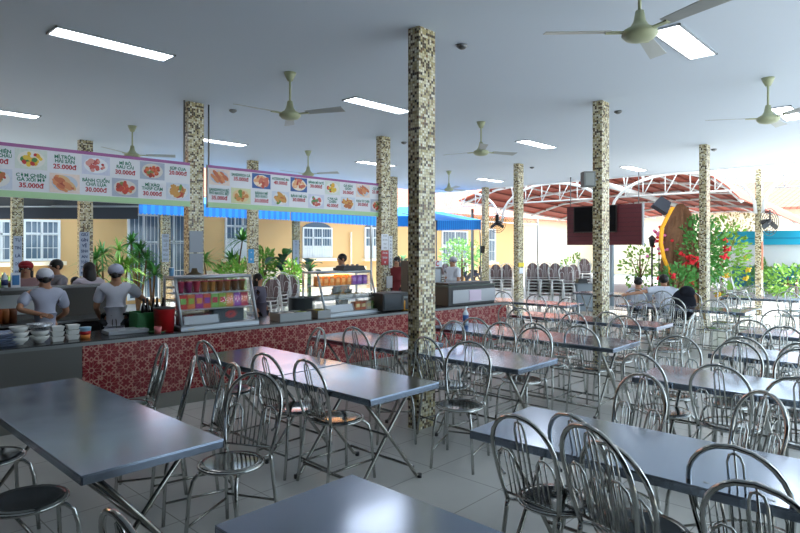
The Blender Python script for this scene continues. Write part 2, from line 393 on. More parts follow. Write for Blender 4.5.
# ============================================================ TABLES
TZ = 0.74
def table(name, L, W, loc, rz, label):
    t = thing('steel_table', label, 'table', loc, rz, 'folding steel canteen tables')
    b = MB(); b.box((0, 0, TZ - 0.004), (W, L, 0.008), M_table)
    for sx in (-1, 1): b.box((sx * (W / 2 - 0.004), 0, TZ - 0.026), (0.008, L, 0.038), M_table)
    for sy in (-1, 1): b.box((0, sy * (L / 2 - 0.004), TZ - 0.026), (W, 0.008, 0.038), M_table)
    b.build('table_top', t, bevel=0.002)
    u = MB()
    for sy in (-0.36, 0, 0.36): u.box((0, sy * L, TZ - 0.022), (W - 0.03, 0.04, 0.025), M_dull)
    u.build('under_brace', t)
    ye = L / 2 - 0.17
    for sy in (-1, 1):
        for sx in (-1, 1):
            q = sy * (ye - (0.0 if sx > 0 else 0.03))
            g = MB(); g.tube([(-sx * (W / 2 - 0.08), q, TZ - 0.035), (sx * 0.02, q, 0.36), (sx * (W / 2 - 0.07), q, 0.035), (sx * (W / 2 - 0.02), q, 0.014)], 0.0135, M_tube, 8)
            leg = g.build('leg', t)
            MB().lathe([(0.001, 0), (0.018, 0), (0.018, 0.03), (0.001, 0.03)], (sx * (W / 2 - 0.03), q, 0.0), M_black, 8).build('foot_cap', leg)
    for sx in (-1, 1):
        q = ye - (0.0 if sx > 0 else 0.03)
        MB().tube([(sx * (W / 2 - 0.10), -q, 0.10), (sx * (W / 2 - 0.10), q, 0.10)], 0.011, M_tube, 8).build('stretcher', t)
    MB().tube([(0, -ye, 0.385), (0, ye, 0.385)], 0.009, M_tube, 8).build('pivot_bar', t)
    return t
# key: (x0, x1, y0, y1, rot, label, phrase)
TB = {
 'L1': (0.94, 1.63, 2.78, 4.92, 0.0, 'long bare steel table at the left edge with orange reflections', 'left foreground table'),
 'F': (1.10, 1.76, -0.40, 1.94, 0.0, 'steel table cut off by the bottom edge of the picture', 'bottom foreground table'),
 'L2a': (2.70, 3.41, 2.80, 3.83, 0.0, 'scuffed steel table with crossed legs left of the nearest column', 'crossed-leg middle table'),
 'L2b': (2.73, 3.43, 3.86, 5.14, 0.0, 'steel table with blue film on its end, nearest the red tiled counter', 'blue-filmed table by the counter'),
 'G': (2.655, 3.32, -0.60, 1.95, R(1.5), 'long steel table in the right foreground with chair reflections', 'right foreground table'),
 'P': (4.20, 4.86, 2.62, 3.71, 0.0, 'short steel table with scuffs right of the nearest column', 'table right of nearest column'),
 'PB': (4.18, 4.85, 3.93, 5.30, 0.0, 'steel table seen left of the nearest column, close to the red counter', 'table left of nearest column'),
 'Q': (5.70, 6.38, 2.48, 4.88, 0.0, 'long steel table carrying a spray bottle, its corner before the second column', 'spray bottle table'),
 'R': (7.60, 8.20, 2.75, 4.90, 0.0, 'pinkish-looking steel table behind the second column', 'table behind the second column'),
 'S': (10.22, 10.88, 2.38, 4.40, 0.0, 'far steel table in front of the seated white-shirted pair', 'table before the seated pair'),
 'S2': (9.40, 10.05, 4.90, 7.00, 0.0, 'far steel table in front of the chair stacks', 'table before the chair stacks'),
 'V': (4.57, 5.22, -0.80, 1.84, 0.0, 'steel table on the right with colourful reflections', 'colourfully reflecting table'),
 'W': (6.06, 6.70, -0.90, 1.72, 0.0, 'orange-tinted steel table on the right, second row back', 'orange-tinted table'),
 'Z': (7.80, 8.45, -1.00, 1.88, 0.0, 'steel table at the right edge in front of the bright yard', 'right edge rear table'),
 'T9': (10.30, 10.95, -0.6, 1.70, 0.0, 'far right steel table near the outermost column', 'far right table'),
 'U': (13.30, 13.95, 2.2, 3.55, 0.0, 'distant steel table between the shrub column and the topiary', 'distant table'),
 'T7': (12.35, 13.0, 4.3, 6.3, 0.0, 'distant steel table at which the white-shirted pair sits', 'pair\'s table'),
}
for k, (x0, x1, y0, y1, rz, lab, ph) in TB.items():
    table(k, y1 - y0, x1 - x0, ((x0 + x1) / 2, (y0 + y1) / 2, 0), rz, lab)

# ============================================================ CHAIRS
def chair_shapes(sep=True):
    """dict part -> MB; local: seat centre over the origin, facing +X"""
    P = {}
    def back(z, w): return (-0.185 - (z - 0.46) * 0.24, w, z)
    def W(z):
        if z < 0.74: return 0.155 + 0.038 * math.sin((z - 0.46) / 0.28 * PI / 2)
        return 0.193 * math.sqrt(max(0, 1 - ((z - 0.74) / 0.19) ** 2))
    left = [back(z, W(z)) for z in (0.46, 0.52, 0.60, 0.68, 0.74, 0.79, 0.83, 0.87, 0.90, 0.918)]
    pts = left + [back(0.93, 0.0)] + [(x, -y, z) for x, y, z in left[::-1]]
    f = MB(); f.tube(pts, 0.0115, M_steel, 10); P['back_frame'] = f
    r = MB(); top = 0.92
    r.tube([back(0.50, -0.03), back(0.86, -0.03), back(0.893, -0.02), back(0.904, 0), back(0.893, 0.02), back(0.86, 0.03), back(0.50, 0.03)], 0.0058, M_steel, 6)
    r.tube([back(0.50, 0), back(top, 0)], 0.0045, M_steel, 6)
    for s in (-1, 1):
        arc = [back(0.615, s * 0.168), back(0.60, s * 0.152), back(0.615, s * 0.15)]
        arc = [back(0.60, s * 0.150), back(0.615, s * 0.166), back(0.66, s * 0.170), back(0.71, s * 0.160), back(0.738, s * 0.128), back(0.735, s * 0.095), back(0.70, s * 0.072), back(0.60, s * 0.062), back(0.50, s * 0.058)]
        r.tube(arc, 0.0064, M_steel, 6)
        for w, zt in ((0.088, 0.735), (0.118, 0.735)): r.tube([back(0.50, s * w), back(zt, s * (w + 0.004))], 0.004, M_steel, 6)
        r.ell(back(0.60, s * 0.150), (0.009, 0.009, 0.009), M_steel, 4)
    r.tube([back(0.50, -0.160), back(0.50, 0.160)], 0.0065, M_steel, 6)
    P['back_rods'] = r
    st = MB(); st.lathe([(0.001, 0.452), (0.175, 0.452), (0.182, 0.462), (0.178, 0.470), (0.15, 0.468), (0.001, 0.462)], (0, 0, 0), M_seat, 28); P['seat'] = st
    rim = MB(); rim.tube([(0.186 * math.cos(a), 0.186 * math.sin(a), 0.456) for a in [2 * PI * k / 28 for k in range(28)]], 0.0105, M_steel, 8, closed=True)
    for s in (-1, 1): rim.tube([(-0.14, s * 0.12, 0.452), (-0.187, s * 0.155, 0.462)], 0.008, M_steel, 6)
    P['seat_rim'] = rim
    legs = []
    for s in (-1, 1):
        g = MB(); g.tube([(-0.184, s * 0.155, 0.465), (-0.19, s * 0.158, 0.42), (-0.215, s * 0.172, 0.2), (-0.24, s * 0.18, 0.0)], 0.0112, M_steel, 8); legs.append(g)
        g = MB(); g.tube([(-0.02, s * 0.07, 0.440), (0.08, s * 0.10, 0.440), (0.145, s * 0.125, 0.432), (0.178, s * 0.14, 0.40), (0.195, s * 0.15, 0.33), (0.215, s * 0.17, 0.0)], 0.0112, M_steel, 8); legs.append(g)
    P['leg'] = legs
    s1 = MB()
    for s in (-1, 1): s1.tube([(-0.222, s * 0.175, 0.14), (0.207, s * 0.163, 0.14)], 0.0075, M_tube, 6)
    s1.tube([(-0.218, -0.173, 0.17), (-0.218, 0.173, 0.17)], 0.0075, M_tube, 6)
    P['stretcher'] = s1
    return P
def make_chair():
    t = thing('steel_chair', 'x', 'chair', (0, 0, -50), 0, 'arch-backed steel chairs')
    P = chair_shapes()
    for k in ('back_frame', 'back_rods', 'seat', 'seat_rim', 'stretcher'): P[k].build(k, t)
    for g in P['leg']: g.build('leg', t)
    return t
# arch-top position, facing in degrees, table, side
CH = [
 (2.28, 4.81, 166, 'L1', 'far'), (2.16, 4.09, 153, 'L1', 'far'), (2.23, 3.66, 168, 'L1', 'far'), (2.16, 3.28, 207, 'L1', 'far'),
 (0.60, 3.43, 0, 'L1', 'near'), (0.63, 4.27, 4, 'L1', 'near'), (0.72, 1.85, 0, 'F', 'near'),
 (2.58, 4.74, 0, 'L2b', 'near'), (2.58, 3.84, 3, 'L2b', 'near'), (2.64, 3.41, -3, 'L2a', 'near'),
 (3.80, 4.66, 166, 'L2b', 'far'), (4.16, 3.98, 226, 'L2b', 'far'), (4.12, 3.05, 201, 'L2a', 'far'),
 (4.06, 4.46, 0, 'PB', 'near'), (4.06, 3.50, -8, 'P', 'near'),
 (5.33, 4.50, 180, 'PB', 'far'), (5.18, 4.03, 172, 'PB', 'far'), (5.42, 3.58, 180, 'P', 'far'), (5.30, 3.10, 184, 'P', 'far'),
 (5.56, 4.05, 2, 'Q', 'near'), (5.60, 3.30, 0, 'Q', 'near'), (5.72, 2.84, 0, 'Q', 'near'),
 (6.90, 4.27, 180, 'Q', 'far'), (6.93, 2.87, 182, 'Q', 'far'), (6.82, 3.45, 176, 'Q', 'far'),
 (7.20, 4.66, 0, 'R', 'near'), (7.44, 4.05, 0, 'R', 'near'), (7.20, 3.20, -4, 'R', 'near'),
 (8.87, 2.99, 180, 'R', 'far'), (9.10, 3.46, 176, 'R', 'far'), (8.80, 4.55, 182, 'R', 'far'), (7.72, 2.34, 94, 'R', 'end'),
 (9.03, 5.30, 0, 'S2', 'near'), (9.25, 6.10, 4, 'S2', 'near'),
 (9.90, 4.25, 0, 'S', 'near'), (9.98, 2.76, 0, 'S', 'near'), (10.02, 3.38, 5, 'S', 'near'),
 (11.50, 3.55, 182, 'S', 'far'), (11.45, 2.90, 178, 'S', 'far'),
 (12.10, 2.93, 0, 'U', 'near'), (12.9, 2.3, -5, 'U', 'near'), (14.5, 3.2, 180, 'U', 'far'), (14.55, 2.45, 180, 'U', 'far'),
 (2.44, 1.53, -8, 'G', 'near'), (2.64, 1.36, -20, 'G', 'near'), (2.36, 1.05, -21, 'G', 'near'), (2.66, 0.66, -4, 'G', 'near'), (2.29, 0.50, -6, 'G', 'near'),
 (3.82, 1.455, 160, 'G', 'far'), (3.80, 0.78, 142, 'G', 'far'), (3.85, 0.25, 176, 'G', 'far'),
 (4.45, 1.20, 0, 'V', 'near'), (4.36, 0.72, 0, 'V', 'near'), (4.52, 1.76, -16, 'V', 'near'),
 (5.68, 1.86, 190, 'V', 'far'), (5.70, 1.38, 180, 'V', 'far'), (5.64, 0.90, 182, 'V', 'far'),
 (5.99, 1.42, 0, 'W', 'near'), (5.97, 0.95, 2, 'W', 'near'), (7.10, 1.30, 182, 'W', 'far'), (7.12, 0.75, 178, 'W', 'far'),
 (7.49, 1.695, -4, 'Z', 'near'), (7.55, 1.05, 3, 'Z', 'near'), (8.95, 1.70, 180, 'Z', 'far'), (8.9, 1.1, 176, 'Z', 'far'),
 (10.0, 1.45, 0, 'T9', 'near'), (10.05, 0.85, 3, 'T9', 'near'), (11.45, 1.30, 180, 'T9', 'far'), (11.5, 0.6, 184, 'T9', 'far'),
]
ORD = ['first', 'second', 'third', 'fourth', 'fifth', 'sixth', 'seventh']
groups_ = {}
for i, c in enumerate(CH): groups_.setdefault((c[3], c[4]), []).append(i)
chair0 = make_chair()
KIDS[chair0.name] = list(chair0.children)
OFF = 0.30
first = True
chair_objs = {}
for (tk, side), idx in groups_.items():
    idx = sorted(idx, key=lambda i: CH[i][1])           # Y small = right-hand end in the picture
    for j, i in enumerate(idx):
        x, y, a, _, _ = CH[i]; a_ = R(a)
        loc = (x + OFF * math.cos(a_), y + OFF * math.sin(a_), 0)
        ph = TB[tk][6]
        sd = {'near': 'near side', 'far': 'far side', 'end': 'end'}[side]
        n = len(idx)
        lab = ('only steel chair at the %s of the %s' % (sd, ph)) if n == 1 else \
              ('steel chair, %s from right-hand end, %s of %s' % (ORD[j], sd, ph))
        if first: o = chair0; o.location = loc; o.rotation_euler = (0, 0, a_); o['label'] = lab; first = False
        else: o = copy_tree(chair0, loc, a_, lab)
        chair_objs[i] = o
# one chair nested on another in the right foreground
a_ = R(-21); copy_tree(chair0, (2.36 - 0.105 + OFF * math.cos(a_), 1.05 + 0.04 + OFF * math.sin(a_), 0.085), a_, 'arch-backed steel chair nested on top of another in the right foreground')

# stacked far chairs: each one object
def stack_chair_mesh():
    P = chair_shapes(); b = MB()
    wm = mat('stacked_chair_enamel', (232, 232, 230), 0.35); sm = mat('stacked_chair_seat', (112, 90, 90), 0.5)
    for k in ('back_frame', 'back_rods', 'seat_rim'):
        b.add(P[k].v, P[k].f, wm, True)
    b.add(P['seat'].v, P['seat'].f, sm, True)
    for g in P['leg']: b.add(g.v, g.f, wm, True)
    for q in (-1, 1): b.tube([(0.08, q * 0.10, 0.440), (0.15, q * 0.13, 0.43), (0.19, q * 0.15, 0.35), (0.215, q * 0.17, 0.0)], 0.019, wm, 6)
    pad = [(-0.18, 0.50), (-0.178, 0.70), (-0.15, 0.80), (-0.09, 0.875), (0, 0.90), (0.09, 0.875), (0.15, 0.80), (0.178, 0.70), (0.18, 0.50)]
    b.add([(-0.181 - (z - 0.46) * 0.24, y * 0.86, z) for y, z in pad] + [(-0.193 - (z - 0.46) * 0.24, y * 0.86, z) for y, z in pad], [tuple(range(9)), tuple(range(17, 8, -1))] + [(i, (i + 1) % 9, 9 + (i + 1) % 9, 9 + i) for i in range(9)], sm)
    return b
proto = stack_chair_mesh().build('stacked_chair')
STK = [(496, 17.9, 5, 'far left stack behind the slim post'), (507, 18.0, 5, 'second stack from the left'), (533, 16.3, 6, 'stack right of the sticker-banded column'), (545, 16.2, 6, 'second stack right of the sticker-banded column'),
       (556, 16.1, 6, 'middle stack under the maroon screen'), (567, 16.0, 5, 'shorter stack under the maroon screen'), (574, 17.6, 5, 'stack left of the grey cabinet'), (585, 17.9, 7, 'tall stack behind the grey cabinet')]
fst = True
for (px, d, n, ph) in STK:
    p = atd(px, 300, d)
    for k in range(n):
        if fst: o = proto; fst = False
        else: o = proto.copy(); COL.objects.link(o)
        rz = R(216); o.location = (p.x + 0.028 * k * math.cos(rz), p.y + 0.028 * k * math.sin(rz), 0.085 * k); o.rotation_euler = (0, 0, rz)
        tag(o, ('pale stacking chair, %s from the floor in the %s' % (ORD[k] if k < n - 1 else 'topmost', ph)), 'chair', 'stacked chairs by the yard')

# ============================================================ TEXT
TXT = {}
def text_verts(body, size, bold=False):
    if body not in TXT:
        cu = bpy.data.curves.new('t', 'FONT'); cu.body = body; cu.size = 1.0; cu.align_x = 'CENTER'; cu.align_y = 'CENTER'; cu.resolution_u = 2; cu.space_line = 0.95; cu.offset = 0.03
        o = bpy.data.objects.new('t', cu); COL.objects.link(o)
        dg = bpy.context.evaluated_depsgraph_get(); dg.update()
        me = bpy.data.meshes.new_from_object(o.evaluated_get(dg))
        TXT[body] = ([v.co.copy() for v in me.vertices], [tuple(p.vertices) for p in me.polygons])
        bpy.data.objects.remove(o); bpy.data.curves.remove(cu); bpy.data.meshes.remove(me)
    return TXT[body]
def add_text(mb, body, x, y, z, size, mt, width=None, T=None):
    """lettering on a plane facing -Y"""
    vs, fs = text_verts(body, 1); 
    w = max(v.x for v in vs) - min(v.x for v in vs); sx = size
    if width and w * size > width: sx = width / w
    mb.add([(x + v.x * sx, y, z + v.y * size) for v in vs], fs, mt, T=T)

# ============================================================ MENU BOARDS
M_bwhite = mat('menu_white', (226, 228, 234), 0.5); M_purple = mat('menu_purple', (160, 92, 150), 0.5)
M_mgreen = mat('menu_green', (176, 214, 164), 0.5); M_tgreen = mat('menu_green_ink', (0, 116, 88), 0.5); M_tred = mat('menu_red_ink', (178, 8, 44), 0.5)
PAL = {'noodle': ((206, 214, 228), (226, 226, 224), [(206, 150, 70), (184, 104, 54), (96, 140, 60), (190, 60, 40)]),
       'rice': ((214, 222, 214), (232, 230, 222), [(232, 196, 60), (224, 170, 40), (196, 44, 36), (70, 130, 60)]),
       'roll': ((232, 214, 204), (190, 200, 214), [(200, 110, 70), (216, 140, 90), (170, 70, 50), (220, 180, 130)]),
       'meat': ((204, 208, 226), (230, 232, 238), [(200, 90, 84), (216, 150, 140), (90, 140, 80), (180, 60, 60)]),
       'soup': ((170, 178, 196), (214, 208, 200), [(196, 60, 40), (214, 110, 60), (120, 130, 60), (160, 50, 30)]),
       'burger': ((214, 216, 170), (226, 200, 150), [(206, 140, 70), (110, 150, 60), (180, 60, 50), (226, 190, 120)]),
       'hotdog': ((60, 96, 160), (232, 220, 200), [(206, 110, 90), (226, 170, 120), (190, 80, 60), (240, 220, 190)])}
def dish(parent, x, z, w, h, kind, y):
    base, plate, foods = PAL[kind]; b = MB(); rnd = random.Random(int(x * 991 + z * 77))
    bm_, pm = mat('print_%s_ground' % kind, base, 0.5, noise=0.15, nscale=30), mat('print_%s_plate' % kind, plate, 0.5)
    b.bbox((x - w / 2, y - 0.002, z - h / 2), (x + w / 2, y, z + h / 2), bm_)
    def disc(cx, cz, rx, rz_, lift, mt, n=16, rot=0):
        vs = []
        for k in range(n):
            a = 2 * PI * k / n; ex = rx * math.cos(a); ez = rz_ * math.sin(a); X_ = cx + ex * math.cos(rot) - ez * math.sin(rot); Z_ = cz + ex * math.sin(rot) + ez * math.cos(rot)
            vs.append((min(x + w / 2, max(x - w / 2, X_)), y - lift, min(z + h / 2, max(z - h / 2, Z_))))
        b.add(vs, [tuple(range(n))], mt)
    disc(x, z, w * 0.43, h * 0.42, 0.0025, pm, 24)
    for k in range(26):
        a = rnd.uniform(0, 2 * PI); q = math.sqrt(rnd.random()) * 0.30; c = foods[rnd.choice([0, 0, 0, 1, 1, 2, 3])]
        el = 2.2 if kind in ('roll', 'hotdog', 'noodle') else 1.2
        s_ = rnd.uniform(0.045, 0.095) * w
        disc(x + q * w * math.cos(a), z + q * h * math.sin(a), s_ * el, s_, 0.003 + 0.00012 * k, mat('print_food_%d_%d_%d' % c, c, 0.5), 10, rnd.uniform(0, PI) if kind != 'roll' else rnd.uniform(-0.9, -0.4))
    return b.build('dish_photo', parent)
def board(x0, x1, zt, zb, cells, first_photo_top, label, end_right=True):
    y = 8.00; t = thing('menu_board', label, 'menu board', ((x0 + x1) / 2, y, zb), 0, 'overhead menu boards')
    ox, oz = (x0 + x1) / 2, zb
    p = MB(); p.bbox((x0 - ox, 0, 0), (x1 - ox, 0.06, zt - zb), M_bwhite); p.build('panel', t)
    s = MB(); s.bbox((x0 - ox, -0.004, zt - zb - 0.04), (x1 - ox, -0.0005, zt - zb), M_purple); s.build('top_band', t)
    s = MB(); s.bbox((x0 - ox, -0.004, 0), (x1 - ox, -0.0005, 0.075), M_mgreen); s.build('bottom_band', t)
    for xr in (x0 - ox + 0.05, x1 - ox - 0.05): MB().tube([(xr, 0.072, 0.02), (xr, 0.072, CEIL - zb)], 0.012, M_dull, 6).build('hanging_rod', t)
    H_ = (zt - zb - 0.04 - 0.075) / 2; w = (x1 - x0) / len(cells)
    for i, (top, bot) in enumerate(cells):
        for row, c in ((0, top), (1, bot)):
            cx = x0 - ox + w * (i + 0.5); cz = 0.075 + H_ * (1.5 - row)
            if isinstance(c, str): dish(t, cx, cz, w * 0.93, H_ * 0.92, c, -0.001)
            else:
                b = MB(); n = len(c) - 1
                for q, ln in enumerate(c[:-1]): add_text(b, ln, cx, -0.003, cz + 0.062 - q * 0.05, 0.058, M_tgreen, w * 0.9)
                b.build('dish_name', t)
                b = MB(); add_text(b, c[-1], cx, -0.003, cz + 0.055 - n * 0.056, 0.078, M_tred, w * 0.9); b.build('price', t)
B1 = [(('BÚN THỊT', 'NƯỚNG', '30.000đ'), 'roll'), ('meat', ('CƠM GÀ', 'XỐI MỠ', '35.000đ')), (('PHỞ BÒ', 'TÁI NẠM', '30.000đ'), 'noodle'), ('soup', ('HỦ TIẾU', 'NAM VANG', '30.000đ')),
      (('CƠM CHIÊN', 'DƯƠNG CHÂU', '30.000đ'), 'noodle'), ('rice', ('CƠM CHIÊN', 'GÀ XỐI MỠ', '35.000đ')), (('MÌ TRỘN', 'HẢI SẢN', '25.000đ'), 'roll'),
      ('meat', ('BÁNH CUỐN', 'CHẢ LỤA', '30.000đ')), (('MÌ BÒ', 'RAU CẢI', '30.000đ'), 'soup'), ('soup', ('MÌ XÀO', 'THẬP CẨM', '30.000đ')), (('SÚP CUA', '20.000đ'), 'noodle')]
B2 = [('roll', ('SANDWICH BÒ', 'PHÔ MAI ĐẶC BIỆT', '35.000đ')), (('SANDWICH GÀ', '35.000đ'), 'burger'), ('hotdog', ('BÁNH MÌ', 'BÒ KHO', '30.000đ')), (('HOTDOG PHÔ MAI', '40.000đ'), 'noodle'),
      ('hotdog', ('BÁNH MÌ GÀ', '30.000đ')), (('BÁNH MÌ PATÊ', '30.000đ'), 'meat'), ('rice', ('CƠM GÀ', 'CHIÊN', '40.000đ')), (('GÀ RÁN', 'GIÒN', '30.000đ'), 'noodle'), ('roll', ('KHOAI TÂY CHIÊN', '30.000đ')), (('CÁ VIÊN', '25.000đ'), 'soup')]
board(4.166 - 0.364 * 11, 4.15, 2.945, 2.32, B1, True, 'left overhead menu board of dish photos with green names and red prices')
board(4.43, 8.075, 2.945, 2.325, B2, True, 'right overhead menu board with sandwiches, rolls and fried dishes')

# signs on the columns
M_sign = mat('pale_grey_sign', (168, 178, 196), 0.5); M_ink = mat('dark_blue_ink', (28, 44, 92), 0.5); M_paper = mat('white_paper', (222, 226, 232), 0.6)
def col_sign(px0, px1, py0, py1, Y, lines, m, ink, label, name='column_sign', cat='sign', size=None):
    a = aty(px0, py0, Y); b = aty(px1, py1, Y); zt = aty((px0 + px1) / 2, py0, Y).z; zb = aty((px0 + px1) / 2, py1, Y).z
    t = thing(name, label, cat, ((a.x + b.x) / 2, Y, zb)); w = b.x - a.x; h = zt - zb
    MB().bbox((-w / 2, 0, 0), (w / 2, 0.012, h), m).build('panel', t)
    if lines:
        g = MB(); n = len(lines); s_ = size or min(h / n * 0.72, w * 0.55)
        for i, l in enumerate(lines): add_text(g, l, 0, -0.002, h - h * (i + 0.5) / n, s_, ink, w * 0.7)
        g.build('lettering', t)
    return t
col_sign(79.5, 89.5, 232, 276, 12.45, ['GIỮ', 'GÌN', 'VỆ', 'SINH', 'AN', 'TOÀN', 'THỰC', 'PHẨM'], M_sign, M_ink, 'tall pale sign with dark stacked letters on the column behind the left menu board')
col_sign(13.5, 22, 236, 276, PY[0], ['TỰ', 'TIN', 'LÀ', 'CHÌA', 'KHÓA'], M_sign, M_ink, 'blue-grey sign of stacked letters on the farthest left post')
col_sign(162, 169, 234, 262, PY[1], ['KÍNH', 'TRÊN', 'LỄ', 'PHÉP', 'HÒA', 'NHÃ'], M_sign, M_dull, 'narrow grey sign of faint letters on the post before the glazed doors')
col_sign(293, 299, 240, 267, PY[2], ['N', 'Ó', 'I', 'L', 'Ờ', 'I', 'H', 'A', 'Y'], M_sign, M_ink, 'narrow lettered sign on the post beside the banana plant')
col_sign(189.5, 203, 231, 252.5, 8.055, None, mat('grey_plastic_panel', (138, 146, 156), 0.4), M_ink, 'upper blank grey panel on the column between the menu boards', 'wall_notice', 'notice')
col_sign(189.5, 203, 253.5, 275, 8.055, None, mat('grey_plastic_panel', (138, 146, 156), 0.4), M_ink, 'lower blank grey panel on the column between the menu boards', 'wall_notice', 'notice')
col_sign(248.5, 254, 249, 263, 12.385, ['•', '≡'], mat('blue_poster', (60, 150, 205), 0.5), M_paper, 'small blue poster on the column behind the first display case', 'poster', 'poster')
col_sign(381.5, 388.5, 234, 250, 7.90, ['VỆ SINH', 'AN TOÀN', 'THỰC', 'PHẨM'], M_paper, M_dull, 'white notice on the column at the right menu board', 'notice', 'notice', 0.03)
col_sign(389, 392.5, 236, 268, 7.90, ['N', 'H', 'À', 'Ă', 'N', 'S', 'Ạ', 'C', 'H'], M_paper, M_ink, 'narrow white strip of stacked letters beside the red notice', 'notice', 'notice')
col_sign(381.5, 388.5, 250.5, 265, 7.90, ['BẢNG GIÁ', 'THÔNG BÁO', '▼'], M_red, M_paper, 'red notice with white lettering on the column at the right menu board', 'notice', 'notice', 0.045)
col_sign(386.5, 392.5, 276, 288, 7.90, None, M_paper, M_ink, 'blank white paper low on the column at the right menu board', 'notice', 'notice')

# ============================================================ COUNTER
CA = math.atan(-0.0925); CT = 0.8
def cnt(x, off=0.0, z=0.0):                 # point on the counter: x along the front line, off behind it
    return Vector((x - math.sin(CA) * off * 1.0, 6.58 - 0.0925 * x + off * math.cos(CA), z))
def CM(p): return Matrix.Translation(p) @ Matrix.Rotation(CA, 4, 'Z')
O0 = cnt(-1.2); LN = (8.85 + 1.2) / math.cos(CA); XR = (2.17 + 1.2) / math.cos(CA)
t = thing('serving_counter', 'long serving counter clad in red rosette tiles with a dark stone top', 'counter', O0, CA)
MB().bbox((XR, 0.0, 0.155), (LN, 0.04, CT - 0.045), M_arab).build('rosette_tile_front', t)
MB().bbox((0, 0.0, 0.155), (XR - 0.004, 0.04, CT - 0.045), M_greyp).build('grey_front_panel', t)
MB().bbox((0, -0.02, 0), (LN, 0.10, 0.155), mat('plinth_tile', (136, 134, 126), 0.35)).build('plinth', t)
MB().bbox((0, 0.04, 0.155), (LN, 0.70, CT - 0.045), M_greyp).build('counter_body', t)
MB().bbox((-0.02, -0.03, CT - 0.045), (LN + 0.02, 0.74, CT), M_dark).build('stone_top', t, bevel=0.006)
MB().bbox((-0.02, -0.034, CT - 0.045), (LN + 0.02, -0.0305, CT - 0.012), M_dull).build('edge_trim', t)
# raised work shelf with partition behind the staff
t = thing('kitchen_partition', 'low grey steel partition with a white board, behind the two kitchen staff', 'partition', (1.0, 8.35, 0))
MB().bbox((-2.6, 0, 0), (2.15, 0.05, 1.22), M_greyp).build('partition_panel', t)
MB().bbox((-2.62, -0.12, 1.22), (2.17, 0.16, 1.25), M_dull).build('ledge', t)
MB().bbox((-2.4, -0.45, 0.82), (2.0, 0.0, 0.85), M_dull).build('shelf', t)
MB().bbox((-0.1 + 0.55, -0.02, 0.92), (1.28, 0.0, 1.16), mat('whiteboard_panel', (190, 196, 196), 0.35)).build('white_board', t)
MB().bbox((-2.4, -0.44, 0.0), (2.0, -0.02, 0.80), M_dark).build('cupboard', t)

def disp_case(pl, pr, W, label, warm):
    p0 = atz(pl[0], pl[1], CT); p1 = atz(pr[0], pr[1], CT); L = (Vector((p1.x, p1.y, 0)) - Vector((p0.x, p0.y, 0))).length; an = math.atan2(p1.y - p0.y, p1.x - p0.x)
    t = thing('display_case', label, 'display case', p0, an, 'glass display cases on the counter'); H_ = 0.60; D = 0.52; ln = 0.20
    MB().bbox((0, 0, 0), (L, D, 0.035), M_alu).build('base', t)
    MB().bbox((0, ln, H_ - 0.025), (L, D, H_), M_alu).build('top_panel', t)
    f = MB(); q = 0.032
    for x in (q / 2, L - q / 2): f.tube([(x, 0.016, 0.02), (x, ln, H_ - 0.015)], q * 0.62, M_alu, 4)
    f.tube([(0, ln, H_ - 0.015), (L, ln, H_ - 0.015)], q * 0.62, M_alu, 4); f.tube([(0, 0.016, 0.035), (L, 0.016, 0.035)], q * 0.5, M_alu, 4)
    for x in (0.012, L - 0.012): f.bbox((x - 0.012, D - 0.024, 0), (x + 0.012, D, H_), M_alu)
    f.build('frame', t)
    g = MB(); g.add([(q, 0.016 + 0.01, 0.05), (L - q, 0.026, 0.05), (L - q, ln + 0.002, H_ - 0.04), (q, ln + 0.002, H_ - 0.04)], [(0, 1, 2, 3)], M_glass); g.build('front_glass', t)
    for x in (0.01, L - 0.01):
        g = MB(); g.add([(x, 0.03, 0.04), (x, D - 0.02, 0.04), (x, D - 0.02, H_ - 0.03), (x, ln, H_ - 0.03)], [(0, 1, 2, 3)], M_glass); g.build('side_glass', t)
    for z, y0 in ((0.215, 0.10), (0.40, 0.17)): MB().bbox((0.03, y0, z - 0.006), (L - 0.03, D - 0.03, z), M_alu).build('shelf', t)
    M = Matrix.Translation(p0) @ Matrix.Rotation(an, 4, 'Z')
    return t, M, L
def jar(M, x, y, z, r, h, c, lid, label, grp, name='drink_cup', cat='cup'):
    cm = mat('pack_%d_%d_%d' % c, c, 0.45, noise=0.35, nscale=40)
    b = MB(); b.lathe([(0.001, 0), (r * 0.8, 0), (r, h * 0.9), (r * 1.02, h * 0.92)], (0, 0, 0), cm, 12)
    o = b.build(name, None); o.matrix_world = M @ Matrix.Translation((x, y, z)); tag(o, label, cat, grp)
    l = MB(); l.lathe([(r * 1.03, h * 0.92), (r * 1.03, h), (0.001, h)], (0, 0, 0), mat('lid_%d_%d_%d' % lid, lid, 0.4), 12); l.build('lid', o)
    return o
def pack(M, x, y, z, w, d, h, c, c2, label, grp):
    cm = mat('pack_%d_%d_%d' % c, c, 0.45, noise=0.35, nscale=40); c2m = mat('packl_%d_%d_%d' % c2, c2, 0.45)
    b = MB(); b.box((0, 0, h / 2), (w, d, h), cm, taper=0.94); o = b.build('food_packet', None); o.matrix_world = M @ Matrix.Translation((x, y, z)); tag(o, label, 'packet', grp)
    l = MB(); l.box((0, -d / 2 - 0.001, h * 0.55), (w * 0.7, 0.003, h * 0.4), c2m); l.build('printed_label', o)
    return o
